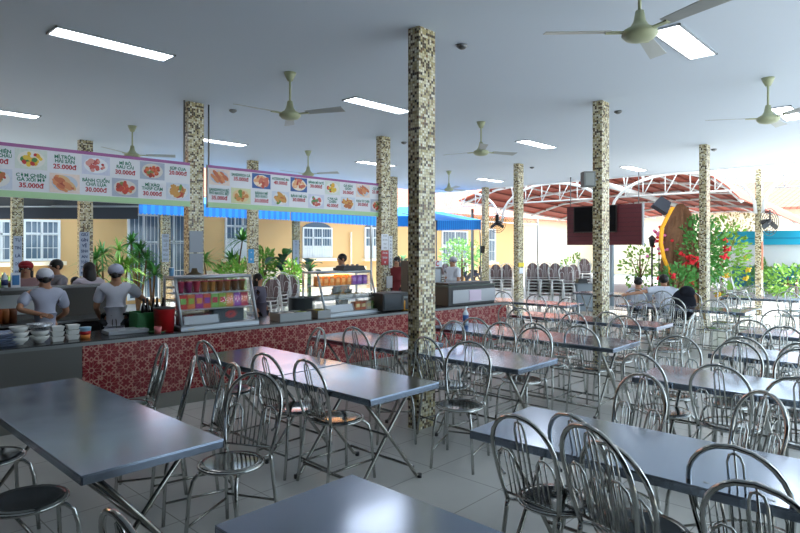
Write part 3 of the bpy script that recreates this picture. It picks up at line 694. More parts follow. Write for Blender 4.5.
def food_tray(M, x, y, z, w, d, c, label, grp):
    b = MB(); h = 0.045
    b.add([(-w / 2 + .01, -d / 2 + .01, 0), (w / 2 - .01, -d / 2 + .01, 0), (w / 2 - .01, d / 2 - .01, 0), (-w / 2 + .01, d / 2 - .01, 0), (-w / 2, -d / 2, h), (w / 2, -d / 2, h), (w / 2, d / 2, h), (-w / 2, d / 2, h)],
          [(3, 2, 1, 0), (0, 1, 5, 4), (1, 2, 6, 5), (2, 3, 7, 6), (3, 0, 4, 7)], M_cerm)
    o = b.build('snack_tray', None); o.matrix_world = M @ Matrix.Translation((x, y, z)); tag(o, label, 'tray', grp)
    f = MB(); rnd = random.Random(int(x * 1000))
    for k in range(10): f.ell((rnd.uniform(-w * .36, w * .36), rnd.uniform(-d * .34, d * .34), h * 0.7 + rnd.random() * .01), (0.025, 0.02, 0.018), mat('food_%d_%d_%d' % c, c, 0.5, noise=0.3, nscale=40), 5)
    f.build('snacks', o); return o
t1, MX, L1_ = disp_case((181, 331), (259, 323.5), 1.1, 'left glass display case full of red and pink packets', False)
cols1 = [(176, 60, 90), (150, 60, 110), (196, 60, 80), (170, 110, 50), (190, 130, 60), (150, 90, 50), (176, 110, 60), (120, 80, 50), (140, 100, 50)]
cols2 = [(206, 40, 40), (230, 120, 60), (190, 60, 150), (226, 90, 60), (130, 190, 90), (150, 180, 60), (230, 150, 70), (150, 70, 170), (210, 60, 80)]
n = 9
NTH = ['first', 'second', 'third', 'fourth', 'middle', 'sixth', 'seventh', 'eighth', 'last']
for i in range(n):
    x = 0.10 + (L1_ - 0.2) * i / (n - 1)
    jar(MX, x, 0.28, 0.401, 0.048, 0.135, cols1[i], (200, 70, 90), NTH[i] + ' jar from the left on the top shelf of the left display case', 'jars on the top shelf', 'snack_jar', 'jar')
    pack(MX, x, 0.22, 0.216, 0.095, 0.07, 0.165, cols2[i], cols2[(i + 4) % 9], NTH[i] + ' upright packet on the middle shelf of the left display case', 'packets on the middle shelf')
pl = MB(); pl.box((0, 0, 0.05), (0.42, 0.02, 0.10), M_paper); o = pl.build('white_card', None); o.matrix_world = MX @ Matrix.Translation((0.30, 0.13, 0.04)) @ Matrix.Rotation(R(-20), 4, 'X'); tag(o, 'long blank white card inside the left display case', 'card')
for i in range(5): pack(MX, 0.12 + 0.1 * i, 0.30, 0.036, 0.09, 0.06, 0.10, (176, 50, 60) if i % 2 else (120, 70, 80), (200, 120, 120), NTH[i] + ' low packet behind the white card in the left display case', 'low packets behind the card')
b = MB(); b.bbox((0, 0, 0), (0.40, 0.24, 0.15), mat('grey_box_card', (72, 84, 92), 0.6)); o = b.build('grey_carton', None); o.matrix_world = MX @ Matrix.Translation((L1_ - 0.5, 0.20, 0.036)); tag(o, 'grey carton with a red flower print at the right of the left display case', 'carton')
b = MB()
for k in range(7): b.ell((0.22 + 0.045 * math.cos(k * 0.9), -0.003, 0.085 + 0.03 * math.sin(k * 0.9)), (0.03, 0.003, 0.02), mat('red_print', (196, 70, 74), 0.5), 5)
b.build('flower_print', o)
jb = jar(MX, 0.06, 0.42, 0.601, 0.03, 0.10, (120, 170, 210), (235, 235, 240), 'small white and blue bottle on top of the left display case', None, 'small_bottle', 'bottle')

t2, MX, L2_ = disp_case((326, 317.5), (380.5, 311.5), 1.1, 'right glass display case with orange-lit top shelf', True)
for i in range(9):
    c = (240, 150, 60) if i < 6 else (150, 90, 190)
    pack(MX, 0.09 + (L2_ - 0.18) * i / 8, 0.28, 0.401, 0.085, 0.09, 0.13, c, (255, 200, 120) if i < 6 else (190, 150, 220), NTH[i] + ' packet on the top shelf of the right display case', 'packets on the lit top shelf')
lp = MB(); lp.bbox((0.05, 0.24, 0.556), (L2_ * 0.66, 0.28, 0.572), mat('case_tube_light', (255, 190, 110), 0.5, emit=6.0)); lp.build('case_light', t2)
for i in range(3): food_tray(MX, 0.22 + 0.33 * i, 0.32, 0.217, 0.28, 0.2, (206, 170, 90), ['left', 'middle', 'right'][i] + ' snack tray on the middle shelf of the right display case', 'trays on the middle shelf')
pl = MB(); pl.box((0, 0, 0.05), (0.5, 0.02, 0.10), M_paper); o = pl.build('white_card', None); o.matrix_world = MX @ Matrix.Translation((0.34, 0.11, 0.04)) @ Matrix.Rotation(R(-20), 4, 'X'); tag(o, 'long blank white card inside the right display case', 'card')
for i in range(4): pack(MX, 0.68 + 0.11 * i, 0.16, 0.036, 0.1, 0.1, 0.12, [(206, 110, 60), (190, 90, 60), (230, 220, 200), (110, 170, 80)][i], (240, 220, 160), ['first', 'second', 'third', 'last'][i] + ' packet right of the white card in the right display case', 'packets right of the card')

# ============================================================ ITEMS ON THE COUNTER AND WORK SHELF
def put(mb, name, p, label, cat, grp=None, rz=0.0, bevel=0):
    o = mb.build(name, None, p, bevel); o.rotation_euler = (0, 0, rz); return tag(o, label, cat, grp)
for k in range(5):
    b = MB(); b.add([(-.2, -.14, 0), (.2, -.14, 0), (.2, .14, 0), (-.2, .14, 0), (-.23, -.17, .022), (.23, -.17, .022), (.23, .17, .022), (-.23, .17, .022), (-.215, -.155, .022), (.215, -.155, .022), (.215, .155, .022), (-.215, .155, .022), (-.19, -.13, .006), (.19, -.13, .006), (.19, .13, .006), (-.19, .13, .006)],
       [(3, 2, 1, 0), (0, 1, 5, 4), (1, 2, 6, 5), (2, 3, 7, 6), (3, 0, 4, 7), (4, 5, 9, 8), (5, 6, 10, 9), (6, 7, 11, 10), (7, 4, 8, 11), (8, 9, 13, 12), (9, 10, 14, 13), (10, 11, 15, 14), (11, 8, 12, 15), (12, 13, 14, 15)], mat('pale_blue_tray', (150, 162, 188), 0.4))
    put(b, 'serving_tray', cnt(1.42 + 0.006 * k, 0.27, CT + 0.024 * k), 'pale blue-grey serving tray, %s from the bottom of the stack at the left edge' % ORD[k], 'tray', 'stack of pale trays', CA)
def bowl(p, r, h, m, label, grp, cat='bowl'):
    b = MB(); b.lathe([(0.001, 0), (r * .42, 0), (r * .45, h * .12), (r * .8, h * .5), (r, h), (r * .96, h), (r * .76, h * .52), (r * .35, h * .16), (0.001, h * .14)], (0, 0, 0), m, 26)
    return put(b, 'bowl', p, label, cat, grp)
for (px, py, n, ph) in ((20, 345, 3, 'stack beside the pale trays'), (41, 343, 2, 'stack under the steel basin')):
    p = atz(px, py, CT)
    for k in range(n): bowl(Vector((p.x, p.y + 0.03, CT + 0.052 * k)), 0.088, 0.072, M_cerm, 'round white bowl, %s from the bottom of the %s' % (ORD[k], ph), 'white bowls on the counter')
p = atz(41, 343, CT); bowl(Vector((p.x, p.y + 0.03, CT + 0.105)), 0.12, 0.085, mat('crumpled_foil', (190, 194, 200), 0.25, 0.9, bump=0.8, nscale=60), 'shiny steel basin of foil on top of the white bowls', None, 'basin')
for (px, py, ph) in ((59.5, 342, 'left'), (75, 340, 'right')):
    p = atz(px, py, CT)
    for k in range(3):
        b = MB(); s_ = 0.058
        b.add([(-s_ * .78, -s_ * .78, 0), (s_ * .78, -s_ * .78, 0), (s_ * .78, s_ * .78, 0), (-s_ * .78, s_ * .78, 0), (-s_, -s_, .048), (s_, -s_, .048), (s_, s_, .048), (-s_, s_, .048), (-s_ * .9, -s_ * .9, .048), (s_ * .9, -s_ * .9, .048), (s_ * .9, s_ * .9, .048), (-s_ * .9, s_ * .9, .048), (-s_ * .7, -s_ * .7, .01), (s_ * .7, -s_ * .7, .01), (s_ * .7, s_ * .7, .01), (-s_ * .7, s_ * .7, .01)],
              [(3, 2, 1, 0), (0, 1, 5, 4), (1, 2, 6, 5), (2, 3, 7, 6), (3, 0, 4, 7), (4, 5, 9, 8), (5, 6, 10, 9), (6, 7, 11, 10), (7, 4, 8, 11), (8, 9, 13, 12), (9, 10, 14, 13), (10, 11, 15, 14), (11, 8, 12, 15), (12, 13, 14, 15)], M_cerm)
        put(b, 'square_bowl', Vector((p.x, p.y + 0.07, CT + 0.052 * k)), 'square white bowl, %s in the %s square stack' % (['lowest', 'middle', 'topmost'][k], ph), 'bowl', 'square white bowls', CA, 0.003)
p = atz(88, 339, CT)
b = MB(); b.lathe([(0.001, 0), (0.045, 0), (0.05, 0.04)], (0, 0, 0), mat('tub_orange', (214, 130, 60), 0.4), 18); b.lathe([(0.05, 0.04), (0.053, 0.075)], (0, 0, 0), M_red, 18); b.lathe([(0.053, 0.075), (0.057, 0.11), (0.058, 0.115), (0.001, 0.117)], (0, 0, 0), mat('tub_pale_blue', (150, 190, 214), 0.4), 18)
put(b, 'plastic_tub', Vector((p.x, p.y + 0.08, CT)), 'stacked orange, red and pale blue plastic tub beside the square bowls', 'tub')
p = atz(158, 330, CT); q = cnt(p.x, 0.22, CT)
b = MB(); b.lathe([(0.001, 0), (0.10, 0), (0.115, 0.24), (0.12, 0.245), (0.11, 0.25), (0.10, 0.03), (0.001, 0.03)], (0, 0, 0), M_red, 24)
o = put(b, 'red_bucket', q, 'tall red plastic bucket on the counter left of the left display case', 'bucket')
MB().lathe([(0.115, 0.245), (0.12, 0.26), (0.02, 0.275), (0.001, 0.275)], (0, 0, 0), mat('dark_lid', (48, 44, 44), 0.5), 24).build('lid', o)
p = atz(153, 332, CT); b = MB(); b.lathe([(0.001, 0), (0.034, 0), (0.04, 0.075), (0.036, 0.075), (0.03, 0.01), (0.001, 0.01)], (0, 0, 0), mat('pink_cup', (206, 110, 112), 0.4), 16)
put(b, 'pink_cup', cnt(p.x - 0.02, 0.05, CT), 'small pink cup in front of the red bucket', 'cup')
for k in range(2):
    b = MB(); b.lathe([(0.001, 0), (0.07, 0), (0.095, 0.012), (0.09, 0.014), (0.06, 0.006), (0.001, 0.006)], (0, 0, 0), mat('yellow_plate' if k else 'green_plate', (214, 178, 60) if k else (70, 120, 70), 0.4), 24)
    put(b, 'plate', cnt([2.95, 3.30][k], 0.16, CT), ['green plate left of the pink cup', 'yellow plate at the foot of the left display case'][k], 'plate')
b = MB(); b.box((0, 0, 0.02), (0.42, 0.26, 0.04), mat('chopping_board', (150, 156, 160), 0.5)); put(b, 'chopping_board', cnt(2.68, 0.35, CT), 'pale chopping board in front of the right-hand kitchen worker', 'chopping board', None, CA, 0.006)
# bottles and green crate behind the red bucket
b = MB(); b.bbox((-0.2, -0.14, 0), (0.2, 0.14, 0.02), mat('green_crate', (24, 110, 50), 0.5))
for s in (-1, 1): b.bbox((-0.2, s * 0.14 - 0.01, 0), (0.2, s * 0.14 + 0.01, 0.2), mat('green_crate', (24, 110, 50), 0.5)); b.bbox((s * 0.2 - 0.01, -0.14, 0), (s * 0.2 + 0.01, 0.14, 0.2), mat('green_crate', (24, 110, 50), 0.5))
put(b, 'green_crate', cnt(3.02, 0.52, CT), 'green plastic crate of dark bottles behind the red bucket', 'crate', None, CA)
for i in range(5):
    b = MB(); b.lathe([(0.001, 0), (0.03, 0), (0.032, 0.2), (0.014, 0.27), (0.013, 0.33), (0.001, 0.33)], (0, 0, 0), mat('dark_bottle', (34, 26, 24), 0.2), 12)
    put(b, 'sauce_bottle', cnt(2.92 + 0.055 * i, 0.50 + 0.04 * (i % 2), CT + 0.022), 'dark sauce bottle, %s from the left in the green crate' % ORD[i], 'bottle', 'dark bottles in the green crate')
# brown shelf frame with lamp heads left of the first case
t = thing('glass_cabinet', 'open-framed glass cabinet with warm shelves left of the left display case', 'cabinet', cnt(3.42, 0.78, 0), CA)
for x in (0, 0.62): MB().bbox((x - 0.02, -0.02, 0), (x + 0.02, 0.02, 1.34), M_dull).build('post', t)
for z in (0.9, 1.08, 1.24, 1.34): MB().bbox((-0.02, 0, z - 0.012), (0.64, 0.36, z), mat('warm_shelf', (150, 130, 84), 0.5)).build('shelf', t)
p = atd(153, 272, 8.3); b = MB(); b.lathe([(0.001, 0.13), (0.03, 0.13), (0.045, 0.08), (0.10, 0.05), (0.20, 0.0), (0.001, 0.0)], (0, 0, 0), mat('brown_food_mound', (74, 62, 36), 0.8, noise=0.3), 18)
put(b, 'woven_cover', cnt(3.70, 0.95, 1.341), 'dark woven food cover on top of the open-framed cabinet', 'food cover')
# steel food pans
for i, (px, py, w) in enumerate(((273, 318.5, 0.30), (290, 317.5, 0.17), (306, 315.5, 0.20))):
    p = atz(px, py, CT); t = thing('food_pan', ['largest, leftmost steel food pan with white crumbs', 'middle steel food pan with green vegetables', 'right steel food pan with yellow noodles'][i] + ' between the display cases', 'pan', cnt(p.x, 0.20, CT), CA, 'steel food pans')
    b = MB(); h = 0.10; d = 0.26
    for s in (-1, 1): b.bbox((s * w / 2 - 0.004, -d / 2, 0), (s * w / 2 + 0.004, d / 2, h), M_dull); b.bbox((-w / 2, s * d / 2 - 0.004, 0), (w / 2, s * d / 2 + 0.004, h), M_dull)
    b.bbox((-w / 2, -d / 2, 0), (w / 2, d / 2, 0.006), M_dull); b.build('pan_body', t)
    f = MB(); c = [(190, 180, 170), (130, 150, 60), (206, 186, 80)][i]; rnd = random.Random(i)
    for k in range(16): f.ell((rnd.uniform(-w * .4, w * .4), rnd.uniform(-.1, .1), 0.075), (0.035, 0.03, 0.022), mat('panfood%d' % i, c, 0.6, noise=0.3, nscale=30), 5)
    f.build('food', t)
# big pot behind
b = MB(); b.lathe([(0.001, 0), (0.17, 0), (0.18, 0.02), (0.18, 0.24), (0.19, 0.245), (0.18, 0.25), (0.16, 0.25), (0.16, 0.03), (0.001, 0.03)], (0, 0, 0), mat('grey_pot', (112, 120, 124), 0.4, 0.7), 26)
put(b, 'cooking_pot', cnt(5.05, 0.55, CT), 'large grey cooking pot behind the food pans', 'pot')
# black microwave
p = atz(389, 310.5, CT)
t = thing('microwave_oven', 'black microwave oven right of the right display case', 'microwave', cnt(p.x, 0.05, CT), CA)
b = MB(); b.bbox((-0.26, 0, 0.01), (0.24, 0.34, 0.27), M_black); b.build('body', t, bevel=0.008)
b = MB(); b.bbox((-0.24, -0.012, 0.03), (0.10, -0.001, 0.25), mat('microwave_door_glass', (44, 52, 58), 0.15)); b.build('door', t)
b = MB(); b.tube([(0.115, -0.03, 0.06), (0.115, -0.03, 0.22)], 0.008, M_dull, 6); b.build('handle', t)
b = MB(); b.bbox((0.14, -0.01, 0.18), (0.22, -0.001, 0.21), mat('microwave_panel', (110, 120, 120), 0.4)); b.build('control_panel', t)
for i in range(5):
    b = MB(); c = [(214, 150, 40), (226, 176, 60), (200, 110, 30)][i % 3]
    b.lathe([(0.001, 0), (0.033, 0), (0.035, 0.14), (0.018, 0.18), (0.001, 0.18)], (0, 0, 0), mat('pack_%d_%d_%d' % c, c, 0.4), 12)
    o = put(b, 'condiment_bottle', cnt(6.52 + 0.085 * i, 0.08 + 0.03 * (i % 2), CT), 'yellow condiment bottle, %s from the left beside the black microwave' % ORD[i], 'bottle', 'yellow condiment bottles')
    MB().lathe([(0.018, 0.18), (0.018, 0.21), (0.001, 0.215)], (0, 0, 0), M_red, 10).build('cap', o)
# cabinet with 'N' sign and dark shelf behind the column
t = thing('drinks_cabinet', 'dark glass-fronted drinks cabinet behind the yellow condiment bottles', 'cabinet', cnt(7.82, 1.1, 0), CA)
MB().bbox((0, 0, 0), (0.55, 0.5, 1.5), mat('cabinet_brown', (70, 62, 54), 0.5)).build('cabinet_body', t); MB().bbox((0.04, -0.012, 0.85), (0.51, -0.001, 1.35), M_glassdk).build('cabinet_door', t)
b = MB(); b.bbox((0, -0.014, 1.38), (0.55, -0.001, 1.5), M_paper); add_text(b, 'NƯỚC', 0.275, -0.018, 1.44, 0.13, M_red, 0.5); b.build('top_sign', t)
# low dark chest with steel front and paper at the right end of the counter
pa = atz(437, 306, CT); pb = atz(474, 301, CT)
t = thing('grill_cabinet', 'black and steel counter-top cabinet with a blank paper, at the counter end', 'cabinet', cnt(pa.x + 0.05, 0.02, CT), CA); Lc = (pb.x - pa.x) * 1.0
MB().bbox((0, 0, 0), (Lc, 0.5, 0.30), M_black).build('body', t, bevel=0.006); MB().bbox((Lc * .08, -0.012, 0.04), (Lc, -0.001, 0.25), mat('satin_steel', (150, 152, 156), 0.35, 0.6)).build('steel_front', t)
MB().bbox((Lc * .42, -0.018, 0.06), (Lc * .68, -0.0125, 0.24), mat('lilac_paper', (214, 196, 214), 0.6)).build('taped_paper', t); MB().bbox((-0.02, -0.02, 0.30), (Lc + 0.02, 0.5, 0.325), mat('greenish_lid', (44, 60, 50), 0.4)).build('lid', t)
MB().bbox((0.1, 0.1, 0.325), (Lc, 0.45, 0.36), M_black).build('lid_rail', t)
b = MB(); b.box((0, 0, 0.04), (0.3, 0.2, 0.08), mat('cardboard', (170, 146, 120), 0.8)); put(b, 'low_box', cnt(8.35, 0.2, CT), 'flat brown box beside the counter-top cabinet at the counter end', 'box', None, CA)
# black sound mixer on top of right case
b = MB(); b.box((0, 0, 0.035), (0.42, 0.22, 0.07), M_black, taper=0.85)
for k in range(4): b.lathe([(0.02, 0), (0.02, 0.02), (0.001, 0.02)], (-0.14 + 0.09 * k, 0, 0.07), M_dull, 8)
pz = MX @ Vector((L2_ * 0.74, 0.36, 0.601)); put(b, 'portable_stove', pz, 'black portable gas stove on top of the right display case', 'stove', None, CA)
# spray bottle
p = atz(467, 323, TZ)
b = MB(); b.lathe([(0.001, 0), (0.036, 0), (0.038, 0.13), (0.016, 0.17), (0.001, 0.17)], (0, 0, 0), mat('bottle_white', (214, 224, 230), 0.35), 16)
o = put(b, 'pump_bottle', Vector((p.x - 0.03, p.y, TZ)), 'white pump bottle with a blue label on the table by the counter end', 'bottle')
MB().lathe([(0.0375, 0.03), (0.0385, 0.11)], (0, 0, 0), mat('label_blue', (40, 90, 150), 0.4), 16).build('label', o); b = MB(); b.lathe([(0.014, 0.17), (0.014, 0.20), (0.001, 0.20)], (0, 0, 0), M_frame, 10); b.box((0.015, 0, 0.21), (0.05, 0.014, 0.016), M_frame); b.build('pump', o)
# blue-white bottles left edge on partition ledge
b = MB(); b.lathe([(0.001, 0), (0.035, 0), (0.037, 0.12), (0.015, 0.17), (0.001, 0.19)], (0, 0, 0), mat('bottle_white', (214, 224, 230), 0.35), 16)
p = aty(4, 285, 8.38); o = put(b, 'pump_bottle', Vector((p.x, 8.36, 1.251)), 'white bottle with a dark label on the partition ledge at the left edge', 'bottle'); MB().lathe([(0.0375, 0.03), (0.0385, 0.10)], (0, 0, 0), M_ink, 16).build('label', o)
p = aty(17, 285, 8.3); t = thing('menu_stand', 'small upright white and blue card stand on the partition ledge', 'card stand', (p.x, 8.36, 1.25))
MB().box((0, 0, 0.09), (0.10, 0.02, 0.18), M_paper).build('card', t); MB().box((0, -0.012, 0.09), (0.075, 0.002, 0.12), mat('label_blue2', (50, 120, 180), 0.5)).build('printed_panel', t)
# orange jugs and pot on the shelf left
for i in range(3):
    c = [(170, 84, 30), (150, 90, 40), (110, 60, 30)][i]; b = MB(); b.lathe([(0.001, 0), (0.05, 0), (0.055, 0.14), (0.04, 0.17), (0.001, 0.17)], (0, 0, 0), mat('pack_%d_%d_%d' % c, c, 0.4), 14)
    p = aty(-2 + 7 * i, 305, 8.1); put(b, 'spice_jar', Vector((p.x, 8.1, 0.851)), 'orange-brown spice jar, %s from the left on the kitchen shelf' % ORD[i], 'jar', 'spice jars on the kitchen shelf')

# ============================================================ PEOPLE
def skin_obj(name, nodes, edges, mt, parent, root=0, sub=2):
    me = bpy.data.meshes.new(name); me.from_pydata([n[0] for n in nodes], edges, []); me.materials.append(mt)
    o = bpy.data.objects.new(name, me); COL.objects.link(o); o.parent = parent
    m = o.modifiers.new('skin', 'SKIN'); m.use_smooth_shade = True
    sk = me.skin_vertices[0].data
    for i, n in enumerate(nodes):
        r = n[1]; sk[i].radius = r if isinstance(r, tuple) else (r, r)
        sk[i].use_root = (i == root)
    s = o.modifiers.new('sub', 'SUBSURF'); s.levels = sub; s.render_levels = sub
    return o
def person(label, loc, rz, pose='stand', arms=None, shirt=(200, 200, 205), trousers=(40, 42, 50), hair='short', hat=None, apron=False, lean=0.0, sc=1.0, group=None, head_turn=0.0):
    t = thing('person', label, 'person', loc, rz, group); t.scale = (sc, sc, sc)
    dz = -0.44 if pose == 'sit' else 0.0
    def B(x, y, z): return (x + lean * max(0, z - 0.92), y, z + dz)          # upper body point
    sh = 0.165
    nodes = []; edges = []
    def nd(p, r, link=None):
        nodes.append((p, r)); k = len(nodes) - 1
        if link is not None: edges.append((link, k))
        return k
    pel = nd(B(0, 0, 0.93), (0.13, 0.10)); wa = nd(B(0, 0, 1.06), (0.115, 0.09), pel); ch = nd(B(0, 0, 1.24), (0.14, 0.10), wa); nb = nd(B(-0.01, 0, 1.36), (0.09, 0.07), ch)
    nk = nd(B(0.0, 0, 1.40), 0.052, nb); jaw = nd(B(0.015, 0, 1.455), (0.062, 0.068), nk); md = nd(B(0.01, 0, 1.515), (0.072, 0.086), jaw); cr = nd(B(0.0, 0, 1.575), (0.055, 0.065), md)
    armp = arms or {}
    wr = {}
    for s, nm in ((1, 'L'), (-1, 'R')):
        el, ha = armp.get(nm, ((0.02, s * 0.215, 1.08), (0.10, s * 0.21, 0.86)))
        a = nd(B(0, s * sh, 1.335), 0.052, nb); b_ = nd(B(*el), 0.040, a); w = nd(B(*ha), 0.026, b_)
        d = (Vector(B(*ha)) - Vector(B(*el))).normalized(); palm = Vector(B(*ha)) + d * 0.06; side = d.orthogonal().normalized()
        pm = nd(tuple(palm), (0.030, 0.018), w); wr[nm] = (a, b_, w)
        for q, ln in zip((-1.5, -0.5, 0.5, 1.5), (0.062, 0.072, 0.068, 0.052)):
            f0 = palm + side * q * 0.017 + d * 0.03; f1 = f0 + d * ln * 0.5; f2 = f1 + (d * 0.8 + Vector((0.3, 0, -0.3))).normalized() * ln * 0.5
            k0 = nd(tuple(f0), 0.0085, pm); k1 = nd(tuple(f1), 0.008, k0); nd(tuple(f2), 0.0065, k1)
        th = Vector(B(*ha)) + d * 0.02 + side * 0.035; k0 = nd(tuple(th), 0.010, pm); nd(tuple(th + d * 0.035 + side * 0.02), 0.008, k0)
    legs = {}
    for s in (1, -1):
        if pose == 'sit': hp, kn, an, to = (0.02, s * 0.09, 0.50), (0.42, s * 0.12, 0.50), (0.42, s * 0.12, 0.09), (0.56, s * 0.13, 0.035)
        else: hp, kn, an, to = (0, s * 0.09, 0.86), (0.01, s * 0.10, 0.48), (-0.01, s * 0.10, 0.09), (0.13, s * 0.12, 0.035)
        a = nd(hp, 0.085, pel); b_ = nd(kn, 0.056, a); c = nd(an, 0.040, b_); nd(to, (0.035, 0.030), c); legs[s] = (hp, kn, an, to)
    skin_obj('body', nodes, edges, M_skin, t)
    # shirt: torso + sleeves
    cm = mat('cloth_%d_%d_%d' % shirt, shirt, 0.8, noise=0.06, nscale=20)
    N = []; E_ = []
    def n2(p, r, l=None):
        N.append((p, r)); k = len(N) - 1
        if l is not None: E_.append((l, k))
        return k
    hem = n2(B(0, 0, 0.86), (0.165, 0.125)); p1 = n2(B(0, 0, 0.96), (0.158, 0.118), hem); p2 = n2(B(0, 0, 1.08), (0.145, 0.112), p1); p3 = n2(B(0, 0, 1.24), (0.165, 0.122), p2); p4 = n2(B(-0.01, 0, 1.35), (0.10, 0.085), p3); n2(B(-0.005, 0, 1.40), (0.062, 0.060), p4)
    for s, nm in ((1, 'L'), (-1, 'R')):
        el, ha = armp.get(nm, ((0.02, s * 0.215, 1.08), (0.10, s * 0.21, 0.86)))
        S0 = Vector(B(0, s * sh, 1.335)); E0 = Vector(B(*el)); a = n2(tuple(S0), 0.074, p4); n2(tuple(S0.lerp(E0, 0.8)), 0.068, a)
    skin_obj('shirt', N, E_, cm, t, 1)
    tm = mat('cloth_%d_%d_%d' % trousers, trousers, 0.85)
    N = [(tuple(B(0, 0, 0.93)), (0.145, 0.115))]; E_ = []
    for s in (1, -1):
        hp, kn, an, to = legs[s]; k = len(N); N += [(hp, 0.098), (kn, 0.070), ((an[0], an[1], an[2] + 0.03), 0.058)]; E_ += [(0, k), (k, k + 1), (k + 1, k + 2)]
    skin_obj('trousers', N, E_, tm, t)
    for s in (1, -1):
        an, to = legs[s][2], legs[s][3]; b = MB(); b.ell(((an[0] + to[0]) / 2 + 0.01, (an[1] + to[1]) / 2, 0.04), (0.13, 0.045, 0.04), M_black, 8); b.build('shoe', t)
    # head details
    hc = Vector(B(0.008, 0, 1.515)); HM = Matrix.Translation(hc) @ Matrix.Rotation(head_turn, 4, 'Z')
    fm = M_skin; b = MB(); b.add([(0.082, -0.012, -0.022), (0.082, 0.012, -0.022), (0.104, 0, -0.018), (0.086, 0, 0.02)], [(0, 1, 2), (1, 3, 2), (3, 0, 2), (0, 3, 1)], fm, T=HM); b.build('nose', t)
    for s in (-1, 1):
        b = MB(); b.ell((0.078, s * 0.03, 0.012), (0.010, 0.014, 0.008), M_cerm, 6, HM); e = b.build('eye', t)
        b = MB(); b.ell((0.087, s * 0.03, 0.012), (0.004, 0.006, 0.006), M_hair, 5, HM); b.build('iris', e)
        b = MB(); b.ell((0.0, s * 0.076, -0.005), (0.022, 0.010, 0.032), fm, 6, HM); b.build('ear', t)
    b = MB(); b.ell((0.078, 0, -0.045), (0.010, 0.024, 0.007), mat('lips', (150, 74, 70), 0.5), 6, HM); b.build('mouth', t)
    b = MB()
    b.ell((-0.016, 0, 0.024), (0.092, 0.086, 0.088), M_hair, 10, HM)
    if hair == 'long':
        b.ell((-0.05, 0, -0.10), (0.062, 0.088, 0.17), M_hair, 10, HM); b.ell((-0.02, 0.06, -0.06), (0.05, 0.03, 0.12), M_hair, 8, HM); b.ell((-0.02, -0.06, -0.06), (0.05, 0.03, 0.12), M_hair, 8, HM)
    elif hair == 'bun': b.ell((-0.10, 0, -0.02), (0.035, 0.04, 0.04), M_hair, 8, HM)
    b.build('hair', t)
    if hat:
        kind, c = hat; hm = mat('hat_%d_%d_%d' % c, c, 0.8); b = MB()
        if kind == 'cook':
            b.ell((-0.018, 0, 0.045), (0.098, 0.093, 0.082), hm, 12, HM); b.lathe([(0.094, 0.0), (0.099, 0.04), (0.096, 0.045)], (-0.012, 0, 0.0), mat('hat_band', (150, 150, 170), 0.8), 20, HM)
        else:
            b.ell((-0.01, 0, 0.05), (0.098, 0.093, 0.07), hm, 12, HM); b.ell((0.09, 0, 0.045), (0.065, 0.07, 0.012), hm, 8, HM)
        b.build('cap', t)
    if apron:
        am = mat('apron_black', (26, 26, 30), 0.8)
        b = MB(); b.lathe([(1, -0.014), (1.02, 0), (1, 0.014)], (0, 0, 0), am, 24, Matrix.Translation(B(0, 0, 1.0)) @ Matrix.Diagonal((0.122, 0.162, 1, 1))); b.build('apron_string', t)
        b = MB(); b.ell(B(-0.135, 0.02, 0.99), (0.012, 0.035, 0.016), am, 6); b.tube([B(-0.13, 0.01, 0.99), B(-0.15, 0.02, 0.92), B(-0.15, 0.015, 0.84)], 0.006, am, 5); b.tube([B(-0.13, -0.01, 0.99), B(-0.15, -0.025, 0.92), B(-0.15, -0.03, 0.82)], 0.006, am, 5); b.build('apron_bow', t)
        b = MB(); vs = [(0.17 * math.cos(a), 0.185 * math.sin(a)) for a in [R(-115 + 230 * k / 16) for k in range(17)]]
        b.add([B(x * 0.9, y * 0.95, 1.0) for x, y in vs] + [B(x * 1.08, y * 1.05, 0.45) for x, y in vs], [(i, i + 1, 18 + i, 17 + i) for i in range(16)], am); b.build('apron', t)
    return t
def at_y(px, Y): p = aty(px, HORIZON, Y); return (p.x, Y, 0)
person('kitchen worker in pale shirt and white cap seen from behind, hand behind the back', at_y(45, 7.45), R(78), arms={'L': ((-0.10, 0.28, 1.16), (-0.19, 0.07, 1.10)), 'R': ((0.10, -0.24, 1.08), (0.30, -0.15, 0.98))}, shirt=(176, 180, 198), hat=('cook', (206, 206, 214)), hair='bun', sc=0.92)
person('kitchen worker in white shirt and tied black apron seen from behind', at_y(116, 7.40), R(60), arms={'L': ((0.04, 0.24, 1.08), (0.16, 0.20, 0.92)), 'R': ((0.10, -0.30, 1.18), (0.26, -0.42, 1.06))}, shirt=(206, 208, 220), hat=('cook', (176, 180, 200)), hair='bun', apron=True, sc=0.94)
person('person in a red cap facing the kitchen at the far left', at_y(26, 9.1), R(-110), shirt=(150, 118, 120), hat=('peak', (160, 24, 36)), hair='long', sc=0.955)
person('person with short dark hair in a grey shirt behind the capped kitchen worker', at_y(56, 9.3), R(-170), shirt=(150, 148, 156), hair='short', sc=0.97)
person('small dark-haired person, only the head visible beside the long-haired one', at_y(75.5, 9.7), R(-100), shirt=(190, 190, 200), hair='short', sc=0.80)
person('person with long black hair seen between the two kitchen workers', at_y(89, 8.9), R(95), shirt=(190, 180, 190), hair='long', sc=0.945)
person('dark-haired person half hidden behind the right edge of the left display case', at_y(258, 7.7), R(-60), 'stand', shirt=(90, 90, 110), hair='long', sc=0.83)
person('man in a dark shirt looking left behind the right display case', at_y(342, 8.7), R(165), shirt=(70, 80, 90), hair='short', sc=1.0)
person('person in a dark red top behind the column with the red notice', at_y(397, 8.9), R(-150), shirt=(110, 26, 30), hair='long', sc=0.95)
person('kitchen worker in a white shirt and pale cap looking left at the far counter', at_y(453, 8.2), R(170), shirt=(220, 222, 230), hat=('cook', (190, 190, 196)), hair='short', sc=0.945)
